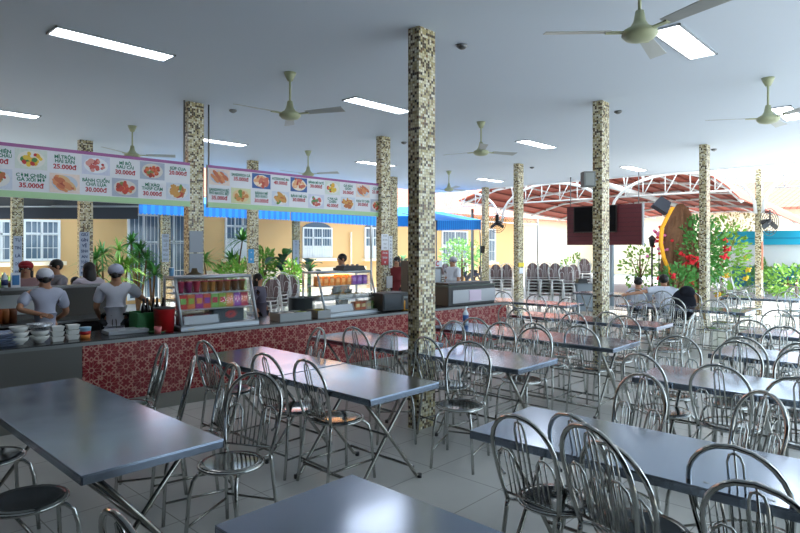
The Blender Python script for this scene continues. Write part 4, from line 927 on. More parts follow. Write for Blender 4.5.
person('seated person in a white shirt, left of the pair, back to the camera', tuple(atx(638, HORIZON, 11.70))[:2] + (0,), R(18), 'sit', arms={'L': ((0.16, 0.24, 1.10), (0.35, 0.15, 1.12)), 'R': ((0.16, -0.24, 1.10), (0.35, -0.15, 1.12))}, shirt=(206, 212, 226), hair='short', lean=0.15, sc=0.98)
person('seated person in a white shirt, right of the pair, arm round the other', tuple(atx(664, HORIZON, 11.65))[:2] + (0,), R(25), 'sit', arms={'L': ((-0.06, 0.34, 1.30), (-0.12, 0.58, 1.26)), 'R': ((0.16, -0.24, 1.10), (0.35, -0.15, 1.12))}, shirt=(214, 218, 230), hair='short', lean=0.1, sc=1.04)
for i in range(2):
    p = atx((638, 664)[i], HORIZON, 11.69); copy_tree(chair0, (p.x, p.y, 0), R(14), ['steel chair under the left one of the seated white-shirted pair', 'steel chair under the right one of the seated white-shirted pair'][i])
# dark jacket over a chair back beside the pair
p = atx(689, HORIZON, 11.7); copy_tree(chair0, (p.x, p.y, 0), R(0), 'steel chair with a dark jacket over its back beside the seated pair')
b = MB(); b.ell((-0.30, 0, 0.72), (0.07, 0.22, 0.27), mat('dark_jacket', (18, 22, 34), 0.9), 12); b.ell((-0.30, -0.06, 0.93), (0.08, 0.14, 0.12), mat('dark_jacket', (18, 22, 34), 0.9), 10); b.ell((-0.32, 0.15, 0.60), (0.05, 0.05, 0.22), mat('dark_jacket', (18, 22, 34), 0.9), 8)
put(b, 'dark_jacket', Vector((p.x, p.y, 0)), 'dark jacket draped over a chair back right of the seated pair', 'jacket')

# ============================================================ YARD
M_red_sheet = mat('red_brown_roof_sheet', (184, 84, 62), 0.7, noise=0.25, nscale=2)
def sheet(name, pts_a, pts_b, mt, label, cat, thick=0.03, parts=None):
    """strip between two polylines, given thickness"""
    b = MB(); n = len(pts_a); T_ = Vector((0, 0, thick))
    vs = [Vector(p) for p in pts_a] + [Vector(p) for p in pts_b] + [Vector(p) + T_ for p in pts_a] + [Vector(p) + T_ for p in pts_b]
    fs = []
    for i in range(n - 1):
        fs += [(i, i + 1, n + i + 1, n + i), (2 * n + i, 3 * n + i, 3 * n + i + 1, 2 * n + i + 1), (i, 2 * n + i, 2 * n + i + 1, i + 1), (n + i, n + i + 1, 3 * n + i + 1, 3 * n + i)]
    fs += [(0, n, 3 * n, 2 * n), (n - 1, 3 * n - 1, 4 * n - 1, 2 * n - 1)]
    b.add(vs, fs, mt)
    return b
# dark tarpaulin
t = thing('tarpaulin_awning', 'dark grey tarpaulin awning hanging below the left menu board', 'awning', (0, 0, 0))
A = [atd(x, 219, 15.0) for x in (-60, 50, 138)]; Bq = [atd(x, 206.5, 15.1) for x in (-60, 50, 138)]; Cq = [Vector((q.x, 14.45, 3.8)) for q in Bq]
sheet('v', A, Bq, M_tarp, '', '', 0.02).build('valance', t); sheet('r', Bq, Cq, M_tarp, '', '', 0.02).build('canopy_sheet', t)
MB().tube([tuple(Bq[0]), tuple(Bq[2])], 0.03, M_alu, 8).build('front_bar', t)
def blue_awning(pts, drop, rise, label, back=2.5):
    t = thing('blue_awning', label, 'awning', (0, 0, 0), 0, 'blue canvas awnings'); n = 46; b = MB(); zs = []
    P0 = [Vector(p) for p in pts]; dirv = (P0[-1] - P0[0]); nr = Vector((-dirv.y, dirv.x, 0)).normalized()
    if nr.dot(FW) < 0: nr = -nr
    for i in range(n):
        a = P0[0] + dirv * (i / n); c = P0[0] + dirv * ((i + 1) / n); m_ = M_blue if i % 2 else M_bluedk
        sc_ = Vector((0, 0, -0.04)); mid = (a + c) / 2 + sc_
        b.add([a, c, c + Vector((0, 0, drop)), a + Vector((0, 0, drop)), mid, a + nr * 0.02, c + nr * 0.02, c + Vector((0, 0, drop)) + nr * 0.02, a + Vector((0, 0, drop)) + nr * 0.02], [(0, 4, 1, 2, 3), (5, 8, 7, 6)], m_)
    b.build('valance', t)
    up = Vector((0, 0, drop)); rs = Vector((0, 0, drop + rise))
    sheet('r', [P0[0] + up, P0[-1] + up], [P0[0] + rs + nr * back + dirv * 0.12, P0[-1] + rs + nr * back - dirv * 0.12], M_blue, '', '', 0.02).build('canopy_sheet', t)
    for p in (P0[0], P0[-1]): MB().tube([(p.x, p.y, -0.13), tuple(p + Vector((0, 0, drop)) + nr * 0.05)], 0.025, M_dull, 6).build('post', t) if back < 2.4 else None
    for k, p in ((0, P0[0]), (1, P0[-1])): MB().tube([tuple(p + up), tuple(p + up + nr * back + Vector((0, 0, rise)) * 0.9)], 0.02, M_dull, 6).build('support_arm', t)
    return t
pa = aty(139, 213, 15.6); pb = aty(290, 219.5, 15.6)
blue_awning([pa, pb], 0.32, 0.55, 'long blue awning below the menu boards, left part', 3.9)
pa = aty(291, 220, 15.6); pb = aty(380, 225.5, 15.6); blue_awning([pa, pb], 0.34, 0.55, 'blue awning below the right menu board, right part', 3.9)
blue_awning([atd(396, 226, 22), atd(414, 226, 22)], 0.35, 0.45, 'blue awning glimpsed just left of the nearest column', 1.5)
blue_awning([atd(437, 230, 20), atd(481, 229, 21)], 0.30, 0.42, 'blue striped awning with a sloping top right of the nearest column', 2.2)
# white arched trusses along the hall edge
YA = [-0.4, 3.87, 8.0, 12.0, 16.2]; XA = 18.05
LBA = ['white arched truss at the right edge of the picture', 'white arched truss between the shrub column and the outermost column', 'white arched truss behind the maroon screen', 'grey-white arched truss left of the sticker-banded column']
for i in range(4):
    y0, y1 = YA[i], YA[i + 1]; t = thing('arched_truss', LBA[i], 'truss', (XA, (y0 + y1) / 2, 2.5), 0, 'arched roof trusses'); hw = (y1 - y0) / 2 - 0.08; n = 18
    def arcp(k, o=0.0): a = PI * k / n; return (0, -(hw) * math.cos(a) * (1 + o * 0.02), 0.15 + (1.25 + o) * math.sin(a) ** 0.8)
    MB().tube([arcp(k) for k in range(n + 1)], 0.045, M_pipew, 8).build('lower_chord', t)
    ti = 0.80; ks = [k for k in range(n + 1) if arcp(k)[2] > ti + 0.02]
    MB().tube([(0, arcp(ks[0])[1], ti), (0, arcp(ks[-1])[1], ti)], 0.028, M_pipew, 6).build('tie_bar', t)
    for q_, k in enumerate(ks[1:-1]): MB().tube([arcp(k), (0, arcp(ks[1:-1][min(q_ + (q_ % 2), len(ks) - 3)])[1], ti)], 0.016, M_pipew, 5).build('web_bar', t)
    MB().tube([(0, -hw, 1.78), (0, hw, 1.78)], 0.04, M_pipew, 6).build('upper_chord', t)
    for k in range(4, n - 3, 2):
        for q in (-0.5, 0.5):
            MB().tube([arcp(k), (0, arcp(k)[1] + q * 0.25, 1.78)], 0.02, M_pipew, 5).build('web_bar', t)
for y, lab in ((-0.4, 'white steel post at the right-hand end of the arched trusses'), (8.0, 'white steel post hidden behind the second column'), (16.2, 'white steel post at the left-hand end of the arched trusses')):
    tag(MB().tube([(XA, y, -0.13), (XA, y, 2.72)], 0.06, M_pipew, 8).build('steel_post'), lab, 'post')
# red-brown canopy roof seen from below
t = thing('canopy_roof', 'red-brown curved sheet roof with white purlins beyond the hall edge', 'roof', (19.0, 9, 3))
prof = [(4.56, 3.13), (4.9, 3.5), (5.4, 3.9), (6.2, 4.12), (8, 4.3), (10.5, 4.3), (13, 4.05), (14.6, 3.6)]
sheet('c', [(0, y - 9, z - 3) for y, z in prof], [(14, y - 9, z - 3.75) for y, z in prof], M_red_sheet, '', '', 0.04).build('roof_sheet', t)
for k in range(6):
    x = 0.3 + 2.6 * k; MB().tube([(x, y - 9, z - 3.06 - 0.75 * x / 14) for y, z in prof], 0.05, M_pipew, 6).build('curved_rib', t)
def prz(y):
    for (a, b), (c, d) in zip(prof, prof[1:]):
        if a <= y <= c: return b + (d - b) * (y - a) / (c - a)
    return 3.6
for k in range(17): y = 4.8 + 0.6 * k; MB().tube([(0, y - 9, prz(y) - 3.06), (14, y - 9, prz(y) - 3.81)], 0.035, M_pipew if k % 4 == 0 else mat('rust_purlin', (132, 66, 54), 0.7), 5).build('purlin', t)
for (x, y) in ((0.5, 14.3 - 9), (13.5, 14.3 - 9), (13.5, 4.9 - 9)): MB().tube([(x, y, -3.13), (x, y, 0.3)], 0.06, M_dull, 8).build('roof_post', t)
p0, p1 = atd(604, 184, 17.8), atd(686, 208, 25)
tag(MB().tube([tuple(p0), tuple(p1)], 0.09, M_pipew, 8).build('steel_beam'), 'thick white slanting steel beam above the maroon screen', 'beam')
# far right building and corner
struct(MB().bbox((32, WY, -0.13), (42, WY + 0.3, 3.6), M_cream).build('wall_annexe_extension'))
struct(MB().bbox((42, -14, -0.13), (42.3, WY + 0.3, 4.2), M_cream).build('wall_far'))
b = MB(); b.add([(41.2, -15, 4.15), (41.2, 21, 4.15), (46, 21, 6.2), (46, -15, 6.2), (41.2, -15, 4.0), (41.2, 21, 4.0), (46, 21, 6.05), (46, -15, 6.05)], [(0, 1, 2, 3), (7, 6, 5, 4), (0, 4, 5, 1), (2, 6, 7, 3), (1, 5, 6, 2), (0, 3, 7, 4)], M_rooft)
tag(b.build('tiled_roof'), 'pink tiled roof of the far yellow building at the right', 'roof')
t = thing('kiosk', 'low white kiosk with a bright turquoise fascia in the yard at the right', 'kiosk', (28, 2.5, -0.13))
M_turq = mat('turquoise_fascia', (20, 168, 206), 0.5)
MB().bbox((0, -4.7, 0), (3, 4.7, 2.0), M_white).build('kiosk_wall', t); MB().bbox((-0.3, -5, 1.99), (3.3, 5.0, 2.55), M_turq).build('fascia', t); MB().bbox((-0.32, -5, 2.24), (-0.301, 5, 2.27), mat('turquoise_line', (10, 130, 176), 0.5)).build('fascia_line', t)
MB().bbox((-0.02, 2.0, 0.25), (0.0, 4.5, 1.1), mat('blue_water_panel', (40, 120, 150), 0.3)).build('blue_panel', t)
for k in range(3): MB().bbox((-0.02, -4.2 + 2.0 * k, 0.3), (0.0, -2.9 + 2.0 * k, 1.25), M_glassdk).build('kiosk_window', t)
# maroon screen with black television
a = atx(567, 207, 16.4); b_ = atx(642, 202, 16.4); zb = atx(600, 245, 16.4).z
t = thing('hanging_screen', 'maroon slatted screen panel hanging by the second column', 'screen', (16.4, (a.y + b_.y) / 2, zb)); hw = (a.y - b_.y) / 2; hh = a.z - zb
M_mar = mat('maroon_panel', (84, 26, 34), 0.6)
MB().bbox((0, -hw, 0), (0.06, hw, hh), M_mar).build('panel', t)
for k in range(1, 9): MB().bbox((-0.012, -hw, hh * k / 9 - 0.01), (-0.001, hw, hh * k / 9 + 0.01), mat('maroon_batten', (66, 20, 28), 0.6)).build('batten', t)
for s in (-1, 1): MB().tube([(0.03, s * (hw - 0.1), hh), (0.03, s * (hw - 0.1), CEIL - zb)], 0.015, M_dull, 6).build('hanger', t)
MB().bbox((-0.01, -hw - 0.04, -0.02), (0.07, -hw, hh + 0.02), M_alu).build('edge_profile', t)
c0 = atx(574, 207, 16.35); c1 = atx(617, 232, 16.35)
t = thing('television', 'large black television mounted on the maroon screen', 'television', (16.32, (c0.y + c1.y) / 2, c1.z)); w = c0.y - c1.y
MB().bbox((0, -w / 2, 0), (0.05, w / 2, c0.z - c1.z), M_black).build('casing', t); MB().bbox((-0.006, -w / 2 + 0.03, 0.03), (-0.001, w / 2 - 0.03, c0.z - c1.z - 0.03), mat('tv_glass', (8, 9, 12), 0.6, spec=0.1)).build('screen_glass', t)
p = atx(612, 250, 17.2); tag(MB().tube([(p.x, p.y, 0.0), (p.x, p.y, 2.9)], 0.06, mat('grey_pole', (130, 146, 156), 0.5), 10).build('steel_pole'), 'grey steel pole below the maroon screen', 'pole')
# speaker box on the second column
p = atd(588, 187, 8.35); b = MB(); b.box((0, 0, 0.105), (0.17, 0.16, 0.21), mat('grey_speaker', (120, 124, 122), 0.6)); o = put(b, 'wall_speaker', Vector((p.x, p.y, p.z)), 'small grey speaker box high on the left side of the second column', 'speaker', None, YAW)
b = MB(); b.bbox((-0.088, -0.06, 0.02), (-0.0855, 0.06, 0.19), mat('speaker_grille', (150, 154, 150), 0.7)); b.build('grille', o); MB().tube([(0, -0.08, 0.1), (0.0, -0.13, 0.1)], 0.012, M_dull, 6).build('bracket', o)
# junction box
p = atx(477.5, 253, 17.0); b = MB(); b.bbox((-0.08, -0.04, 0), (0.0, 0.06, 0.25), M_black); put(b, 'junction_box', Vector((17.046, 12.03, p.z)), 'small black junction box on the slim far column', 'junction box')
def wall_fan(p, r, rz, label, white=False):
    t = thing('wall_fan', label, 'fan', p, rz, 'wall-mounted fans')
    T = Matrix.Rotation(R(90), 4, 'Y')
    for rr in (1.0, 0.8, 0.6, 0.4): MB().tube([(0.02, r * rr * math.cos(a), r * rr * math.sin(a)) for a in [2 * PI * k / 24 for k in range(24)]], 0.008, M_black, 5, closed=True).build('guard_ring', t)
    b = MB()
    for k in range(12): a = 2 * PI * k / 12; b.tube([(-0.03, 0.05 * math.cos(a), 0.05 * math.sin(a)), (0.03, r * math.cos(a), r * math.sin(a))], 0.005, M_black, 4)
    b.build('guard_spokes', t)
    for k in range(3): MB().box((0, 0, r * 0.5), (0.012, 0.34 * r, r * 0.75), M_black, T=Matrix.Rotation(2 * PI * k / 3, 4, 'X') @ Matrix.Rotation(R(20), 4, 'Z')).build('fan_blade', t)
    MB().lathe([(0.001, 0), (0.09, 0), (0.08, 0.2), (0.001, 0.22)], (0, 0, 0), M_black, 14, T=T).build('motor', t); MB().tube([(0.15, 0, 0), (0.22, 0, -0.1), (0.4, 0, -0.1)], 0.025, M_pipew if white else M_black, 8).build('wall_arm', t)
p = atd(497, 223, 20.0); wall_fan(p, 0.33, YAW - 0.7, 'black wall fan on the slim far column')
p = atd(770, 222, 15.6); wall_fan(p, 0.36, YAW + 0.4, 'black fan with a white arm on the outermost right column', True)
p = atd(662, 205, 18.5); b = MB(); b.box((0, 0, 0), (0.25, 0.5, 0.4), mat('dark_speaker', (32, 38, 50), 0.6), taper=0.7); o = put(b, 'tilted_speaker', p, 'dark speaker tilted under the white beam above the tree trunk', 'speaker'); o.rotation_euler = (R(35), R(12), YAW)
# grey cabinet at the yard edge
p = atd(585, 308, 16.0); t = thing('grey_cabinet', 'waist-high grey metal cabinet left of the second column', 'cabinet', (p.x, p.y, 0), YAW - R(0))
MB().bbox((-0.25, -0.30, 0.05), (0.25, 0.30, 0.78), mat('grey_blue_enamel', (112, 122, 130), 0.5)).build('body', t, bevel=0.01); MB().bbox((-0.262, -0.27, 0.08), (-0.251, 0.27, 0.75), mat('grey_blue_door', (120, 130, 138), 0.5)).build('door', t)
for sx in (-1, 1):
    for sy in (-1, 1): MB().lathe([(0.02, 0), (0.02, 0.05), (0.001, 0.05)], (sx * 0.2, sy * 0.25, 0), M_black, 8).build('foot', t)
b = MB(); b.box((0, 0, 0.06), (0.3, 0.26, 0.12), M_black, taper=0.8); put(b, 'black_case', Vector((p.x, p.y + 0.1, 0.781)), 'black case on top of the waist-high grey cabinet', 'case', None, YAW)

# ============================================================ PLANTS
def leaves(b, c, rad, n, size, mt, seed=0, droop=0.0, flat=1.0):
    rnd = random.Random(seed)
    for k in range(n):
        while True:
            v = Vector((rnd.uniform(-1, 1), rnd.uniform(-1, 1), rnd.uniform(-1, 1)))
            if 0.35 < v.length < 1: break
        p = Vector(c) + Vector((v.x * rad[0], v.y * rad[1], v.z * rad[2])); d = (v + Vector((rnd.uniform(-.6, .6), rnd.uniform(-.6, .6), rnd.uniform(-.4, .6) - droop))).normalized(); u = d.orthogonal().normalized(); u = (Matrix.Rotation(rnd.uniform(0, PI), 3, d) @ u)
        s_ = size * rnd.uniform(0.6, 1.3)
        b.add([p, p + d * s_ * .5 + u * s_ * .28, p + d * s_, p + d * s_ * .5 - u * s_ * .28], [(0, 1, 2, 3)], mt)
def shrub(p, h, r, n, size, mt, label, flowers=None, trunk=True, name='shrub', cat='shrub', grp=None, stretch=1.0, seed=1):
    t = thing(name, label, cat, p, 0, grp)
    b = MB(); leaves(b, (0, 0, h - r * stretch), (r, r, r * stretch), n, size, mt, seed); b.build('foliage', t)
    if trunk:
        g = MB(); g.tube([(0, 0, -0.0), (0.03, 0.02, h * 0.4), (0, 0, h - r * 0.6)], [0.07, 0.05, 0.02], M_bark, 7)
        for k in range(4): a = k * 1.6; g.tube([(0.02, 0.01, h * 0.35), (r * .5 * math.cos(a), r * .5 * math.sin(a), h - r * .8)], [0.03, 0.01], M_bark, 5)
        g.build('stem', t)
    if flowers:
        rnd = random.Random(seed + 5)
        for k in range(flowers[1]):
            a = rnd.uniform(PI * 0.75, PI * 1.75); z = rnd.uniform(-0.95, 0.6); q = math.sqrt(max(0.05, 1 - z * z)) * 1.02; f = MB()
            for j in range(9): f.ell((r * q * math.cos(a) + rnd.uniform(-.07, .07), r * q * math.sin(a) + rnd.uniform(-.07, .07), h - r * stretch + z * r * stretch + rnd.uniform(-.07, .07)), (0.05, 0.05, 0.04), flowers[0], 4)
            f.build('flower_cluster', t)
    return t
def dracaena(p, h, n, ln, label, seed=3, heads=1, mt=None):
    t = thing('dracaena', label, 'plant', p, 0, 'strap-leaved plants beyond the counter'); rnd = random.Random(seed); g = MB(); b = MB(); mt = mt or M_leafl
    for q in range(heads):
        hx, hy, hz = (rnd.uniform(-.3, .3), rnd.uniform(-.3, .3), h * rnd.uniform(0.55, 1.0) if q else h); g.tube([(0, 0, 0), (hx * .6, hy * .6, hz * .5), (hx, hy, hz)], [0.04, 0.03, 0.02], M_bark, 6)
        for k in range(n):
            a = rnd.uniform(0, 2 * PI); e = rnd.uniform(-0.2, 1.35); L = ln * rnd.uniform(.7, 1.1); prev = Vector((hx, hy, hz)); wdt = 0.022 * ln / .5; side = Vector((-math.sin(a), math.cos(a), 0)); pts = []
            for j in range(5):
                f = j / 4; q_ = prev + Vector((math.cos(a) * math.cos(e) * L * f, math.sin(a) * math.cos(e) * L * f, math.sin(e) * L * f - 0.45 * L * f * f)); wj = wdt * (1 - f * .9) * (0.7 + .6 * f * (1 - f) * 4); pts += [q_ - side * wj, q_ + side * wj]
            b.add(pts, [(2 * j, 2 * j + 1, 2 * j + 3, 2 * j + 2) for j in range(4)], mt, True)
    g.build('stem', t); b.build('leaf_crown', t); return t
def gnd(px, Y): p = aty(px, HORIZON, Y); return (p.x, Y, -0.13)
for i, (px, Y, h, n, hd, lab) in enumerate([(104, 16.8, 1.7, 40, 4, 'green strap-leaved plant at the left of the glazed doors'), (121, 16.3, 1.8, 46, 5, 'dense green strap-leaved plant above the kitchen worker\'s head'), (138, 17.2, 2.0, 46, 5, 'strap-leaved plant just left of the glazed doors'),
        (213, 16.9, 1.45, 64, 1, 'spiky dracaena right of the grey notices'), (230, 17.4, 2.1, 64, 2, 'tall spiky dracaena left of the blue poster column'), (5, 16.9, 0.9, 40, 3, 'yellow-green leafy plant at the left edge'), (152, 17.4, 1.2, 30, 3, 'low strap-leaved plant between the glazed doors')]):
    dracaena(gnd(px, Y), h, n, 0.95 if i in (3, 4) else 0.7, lab, 11 + i, hd, M_leafl if i in (1, 3, 5) else M_leaf)
shrub(gnd(240, 16.7), 1.55, 0.72, 800, 0.17, M_leafl, 'bright green bush behind the left display case', seed=21)
shrub(gnd(263, 17.6), 1.85, 0.5, 600, 0.16, M_leafl, 'pale green bush right of the blue poster column', seed=22, stretch=1.3)
shrub(gnd(292, 15.6), 1.5, 0.30, 460, 0.13, M_leafl, 'narrow lime-green shrub in front of the slim lettered post', seed=23, stretch=2.0)
shrub(gnd(195, 17.6), 0.9, 0.5, 200, 0.15, M_leaf, 'low green bush behind the mosaic column between the boards', seed=24)
def banana(p, h, n, label, seed, spread=1.0):
    t = thing('banana_plant', label, 'plant', p, 0, 'broad-leaved plants'); rnd = random.Random(seed); g = MB(); g.tube([(0, 0, 0), (0.02, 0, h * .6)], [0.09, 0.05], M_leafd, 8); g.build('stem', t)
    for k in range(n):
        a = 2 * PI * k / n + rnd.uniform(-.3, .3); e = rnd.uniform(.5, 1.2); L = 1.0 * rnd.uniform(.8, 1.15) * spread; side = Vector((-math.sin(a), math.cos(a), 0)); pts = []; b = MB(); z0 = h * rnd.uniform(.35, .6)
        for j in range(8):
            f = j / 7; q_ = Vector((0, 0, z0)) + Vector((math.cos(a) * math.cos(e) * L * f * 1.2, math.sin(a) * math.cos(e) * L * f * 1.2, math.sin(e) * L * f * 1.3 - 0.75 * L * f * f)); wj = 0.02 + 0.15 * spread * math.sin(PI * max(0, (f - .15) / .85)) if f > .15 else 0.015; pts += [q_ - side * wj + Vector((0, 0, .03 * (f > .2))), q_, q_ + side * wj + Vector((0, 0, .03 * (f > .2)))]
        b.add(pts, [f_ for j in range(7) for f_ in ((3 * j, 3 * j + 1, 3 * j + 4, 3 * j + 3), (3 * j + 1, 3 * j + 2, 3 * j + 5, 3 * j + 4))], M_leafd if k % 3 else M_leaf, True); b.build('broad_leaf', t)
    return t
banana(gnd(283, 16.9), 2.3, 12, 'dark broad-leaved plant left of the slim lettered post', 5, 0.95)
banana(gnd(309, 17.6), 2.1, 9, 'dark broad-leaved plant right of the slim lettered post', 6, 0.8)
banana(gnd(402, 16.0), 2.6, 9, 'broad-leaved green plant just left of the nearest column', 7, 0.8)
shrub(gnd(462, 17.6), 2.35, 1.05, 700, 0.17, mat('leaf_pale', (140, 190, 110), 0.6, noise=0.3, nscale=4), 'pale airy small tree behind the far kitchen worker', seed=31, name='small_tree', cat='tree', stretch=.8)
banana(gnd(443, 15.6), 1.5, 6, 'low broad-leaved plant behind the far kitchen worker', 8, 0.6)
p = atd(575, 290, 30); shrub((p.x, p.y, -0.13), 1.5, 0.8, 260, 0.2, M_leafl, 'pale bush seen above the chair stacks', seed=33)
# decorated trunk
p = atd(679, 248, 19.5); t = thing('tree_trunk', 'massive brown tree trunk decoration right of the maroon screen', 'tree trunk', (p.x, p.y, -0.13)); b = MB(); rnd = random.Random(4); pts = []
b.tube([(0, 0, 0), (0.03, 0.0, 0.8), (0.0, 0.05, 1.6), (-0.02, 0.0, 2.4), (0.05, -0.06, 3.0), (0.04, -0.02, 3.3)], [0.62, 0.50, 0.47, 0.45, 0.30, 0.10], M_bark, 18)
for k in range(9):
    a = 2 * PI * k / 9; b.tube([(0.58 * math.cos(a), 0.58 * math.sin(a), 0), (0.47 * math.cos(a + .1), 0.47 * math.sin(a + .1), 1.4), (0.36 * math.cos(a + .25), 0.36 * math.sin(a + .25), 2.6 + 0.3 * (k % 3))], [0.16, 0.11, 0.04], M_bark, 8)
b.build('trunk', t)
p2 = [atd(x, y, 18.75) for x, y in ((673, 207), (668, 216), (662, 228), (661, 243), (664, 258), (669, 270), (676, 281))]; b = MB(); n = len(p2)
for i in range(n - 1):
    for s_ in (0,): b.add([p2[i] - RT * 0.065, p2[i] + RT * 0.065, p2[i + 1] + RT * 0.065, p2[i + 1] - RT * 0.065, p2[i] - RT * 0.065 + FW * .02, p2[i] + RT * 0.065 + FW * .02, p2[i + 1] + RT * 0.065 + FW * .02, p2[i + 1] - RT * 0.065 + FW * .02], [(0, 1, 2, 3), (7, 6, 5, 4), (0, 3, 7, 4), (1, 5, 6, 2)], mat('yellow_cloth', (240, 170, 30), 0.7), True)
tag(b.build('yellow_sash'), 'yellow cloth sash hanging down the left side of the big trunk', 'sash')
M_rf = mat('red_flower', (206, 24, 40), 0.6)
for i, (px, py, d, h, r, n, fl, lab, mt, st) in enumerate([(701, 290, 18.9, 2.9, 0.72, 1100, (M_rf, 14), 'tall shrub full of red flowers right of the big trunk', M_leaf, 1.6), (722, 290, 21.2, 2.95, 0.85, 900, (mat('yellow_flower', (236, 190, 60), 0.6), 7), 'light green shrub with orange blossoms right of the shrub column', M_leafl, 1.65),
        (640, 290, 21.5, 2.0, 0.65, 260, None, 'thin light green plant below the maroon screen\'s right end', M_leafl, 1.2), (738, 290, 30, 3.9, 1.3, 500, None, 'loose reddish green tree before the far tiled roof', mat('leaf_reddish', (150, 140, 90), 0.7, noise=0.5, nscale=4), 1.0),
        (797, 285, 21.3, 1.35, 1.0, 420, None, 'rounded green bush at the right edge of the yard', M_leafl, .7), (788, 285, 23.5, 1.2, 0.8, 320, None, 'rounded green bush right of the topiary cone', M_leafl, .7)]):
    p = atd(px, 248, d); shrub((p.x, p.y, -0.13), h, r, n, 0.17, mt, lab, fl, True, seed=40 + i, stretch=st)
p = atd(676, 248, 18.4); shrub((p.x, p.y, -0.13), 1.4, 0.55, 500, 0.14, M_leaf, 'leafy shrub with red flowers at the foot of the big trunk', (M_rf, 6), True, seed=61, stretch=1.2)
p = atd(761, 248, 22.5); t = thing('topiary_cone', 'clipped yellow-green topiary cone behind the outermost column', 'topiary', (p.x, p.y, -0.13)); b = MB(); rnd = random.Random(9)
for k in range(1500):
    z = rnd.random() ** 1.2; a = rnd.uniform(0, 2 * PI); r_ = 0.55 * (1 - z) + 0.05; q = Vector((r_ * math.cos(a), r_ * math.sin(a), 0.15 + z * 1.35)); d = Vector((math.cos(a), math.sin(a), .5)).normalized(); u = Vector((-math.sin(a), math.cos(a), 0)); s_ = 0.09
    b.add([q, q + d * s_ * .5 + u * s_ * .35, q + d * s_, q + d * s_ * .5 - u * s_ * .35], [(0, 1, 2, 3)], M_leafl)
b.build('foliage', t); MB().tube([(0, 0, 0), (0, 0, 0.6)], 0.04, M_bark, 6).build('stem', t)
# lamp post and pink flowers between screen and trunk
p = atd(652, 248, 19.0); t = thing('garden_lamp_post', 'slim black garden lamp post between the maroon screen and the big trunk', 'lamp post', (p.x, p.y, -0.13)); MB().tube([(0, 0, 0), (0, 0, 1.9)], 0.03, M_black, 8).build('post', t); MB().lathe([(0.001, 1.9), (0.06, 1.9), (0.10, 2.15), (0.12, 2.17), (0.001, 2.28)], (0, 0, 0), M_black, 10).build('lantern', t)
p = atd(659, 240, 19.6); b = MB(); rnd = random.Random(3)
for k in range(40): b.ell((p.x + rnd.gauss(0, .14), p.y + rnd.gauss(0, .14), p.z + rnd.gauss(0, .22)), (0.06, 0.06, 0.05), mat('pink_flower', (232, 130, 180), 0.6) if k % 3 else M_rf, 4)
b.tube([(p.x, p.y, -0.13), (p.x, p.y, p.z)], 0.02, M_leafd, 6); tag(b.build('flower_garland'), 'pink and red flower spray left of the yellow sash', 'flowers')
# parked motorbikes
def moto(p, rz, c, label):
    t = thing('motorbike', label, 'motorbike', p, rz, 'parked motorbikes'); cm = mat('moto_%d_%d_%d' % c, c, 0.35)
    for x in (-0.6, 0.6): MB().tube([(x + .27 * math.cos(a), 0, .29 + .27 * math.sin(a)) for a in [2 * PI * k / 20 for k in range(20)]], 0.045, M_black, 8, closed=True).build('wheel', t)
    b = MB(); b.tube([(-.62, 0, .62), (-.3, 0, .66), (.0, 0, .55), (.2, 0, .38), (.42, 0, .55), (.5, 0, .92)], [.09, .13, .12, .10, .10, .07], cm, 10); b.build('body', t)
    MB().ell((-.32, 0, .78), (.34, .13, .07), M_black, 8).build('seat', t); MB().tube([(.48, -.32, 1.02), (.52, 0, .95), (.48, .32, 1.02)], .018, M_black, 6).build('handlebar', t); MB().tube([(.5, 0, .92), (.6, 0, .3)], .03, M_dull, 6).build('fork', t)
for i, (px, c, lab) in enumerate([(446, (60, 70, 90), 'grey motorbike parked behind the far kitchen worker'), (470, (30, 34, 60), 'dark blue motorbike parked left of the slim far column'), (487, (50, 40, 50), 'dark motorbike parked right of the slim far column')]):
    p = gnd(px, 17.0); moto(p, R(60 + 10 * i), c, lab)
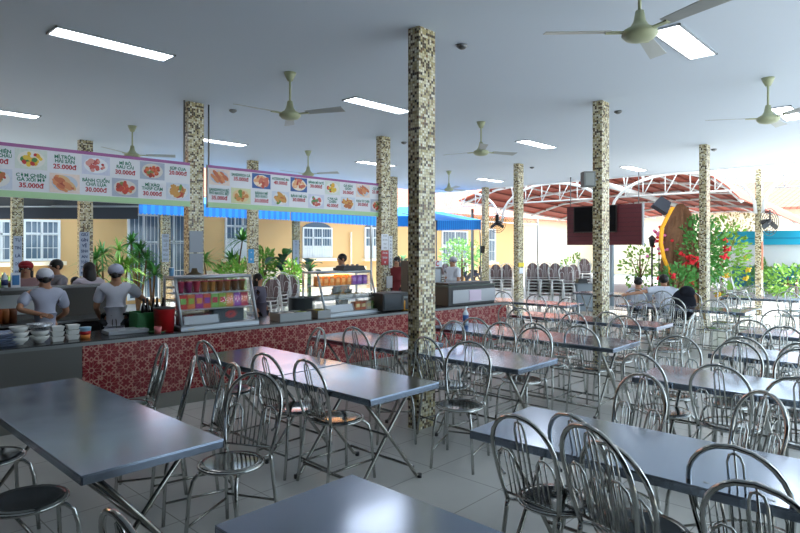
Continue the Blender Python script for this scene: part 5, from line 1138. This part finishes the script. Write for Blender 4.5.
# chairs standing and stacked behind the counter
for i, (px, Y, n, ph) in enumerate([(268, 10.6, 3, 'stack behind the food pans, left'), (279, 10.9, 4, 'stack behind the food pans, middle'), (288, 11.2, 3, 'stack behind the food pans, right'), (445, 13.8, 4, 'stack behind the grill cabinet')]):
    for k in range(n):
        p = aty(px, HORIZON, Y); o = proto.copy(); COL.objects.link(o); rz = R(215); o.location = (p.x + 0.028 * k * math.cos(rz), p.y + 0.028 * k * math.sin(rz), 0.085 * k); o.rotation_euler = (0, 0, rz)
        tag(o, 'pale stacking chair, %s from the floor in the %s' % (ORD[k] if k < n - 1 else 'topmost', ph), 'chair', 'stacked chairs behind the counter')
# outdoor pool chairs beyond the shrub column
for i, (px, d) in enumerate([(712, 19.5), (727, 19.0), (741, 19.8)]):
    p = atd(px, HORIZON, d); copy_tree(chair0, (p.x, p.y, -0.129), R(200 + 40 * i), 'steel chair standing out in the bright yard, %s from the shrub column' % ORD[i])

# sticker band on the column near the chair stacks, red strip on the outermost column
p = aty(518, 262, 7.99); t = thing('sticker_band', 'yellow and white stickers wrapped low on the column near the chair stacks', 'sticker', (12.95, 7.985, p.z - 0.32))
MB().bbox((-0.125, -0.006, 0.2), (0.125, 0.012, 0.30), mat('yellow_tape', (236, 214, 60), 0.5)).build('yellow_tape', t); MB().bbox((-0.10, -0.006, 0.03), (0.10, 0.012, 0.17), M_paper).build('white_sticker', t)
tag(MB().bbox((0, 0, 0), (0.10, 0.012, 0.75), mat('red_orange_strip', (206, 96, 60), 0.5)).build('hanging_strip', None, (18.12, 3.815, 1.15)), 'red-orange strip fixed to the outermost right column', 'strip')
# lattice girder in front of the annexe wall
t = thing('lattice_girder', 'long flat lattice girder in front of the pale annexe wall', 'girder', (18.0, 18.6, 3.15))
MB().tube([(0, 0, 0), (14, 0, 0)], 0.03, M_pipew, 6).build('lower_chord', t); MB().tube([(0, 0, 0.38), (14, 0, 0.38)], 0.03, M_pipew, 6).build('upper_chord', t)
for k in range(28): MB().tube([(0.5 * k, 0, 0.38 * (k % 2)), (0.5 * (k + 1), 0, 0.38 * ((k + 1) % 2))], 0.014, M_dull, 5).build('web_bar', t)
for x in (0.0, 14.0): MB().tube([(x, 0, -3.28), (x, 0, 0.4)], 0.05, M_dull, 8).build('girder_post', t)
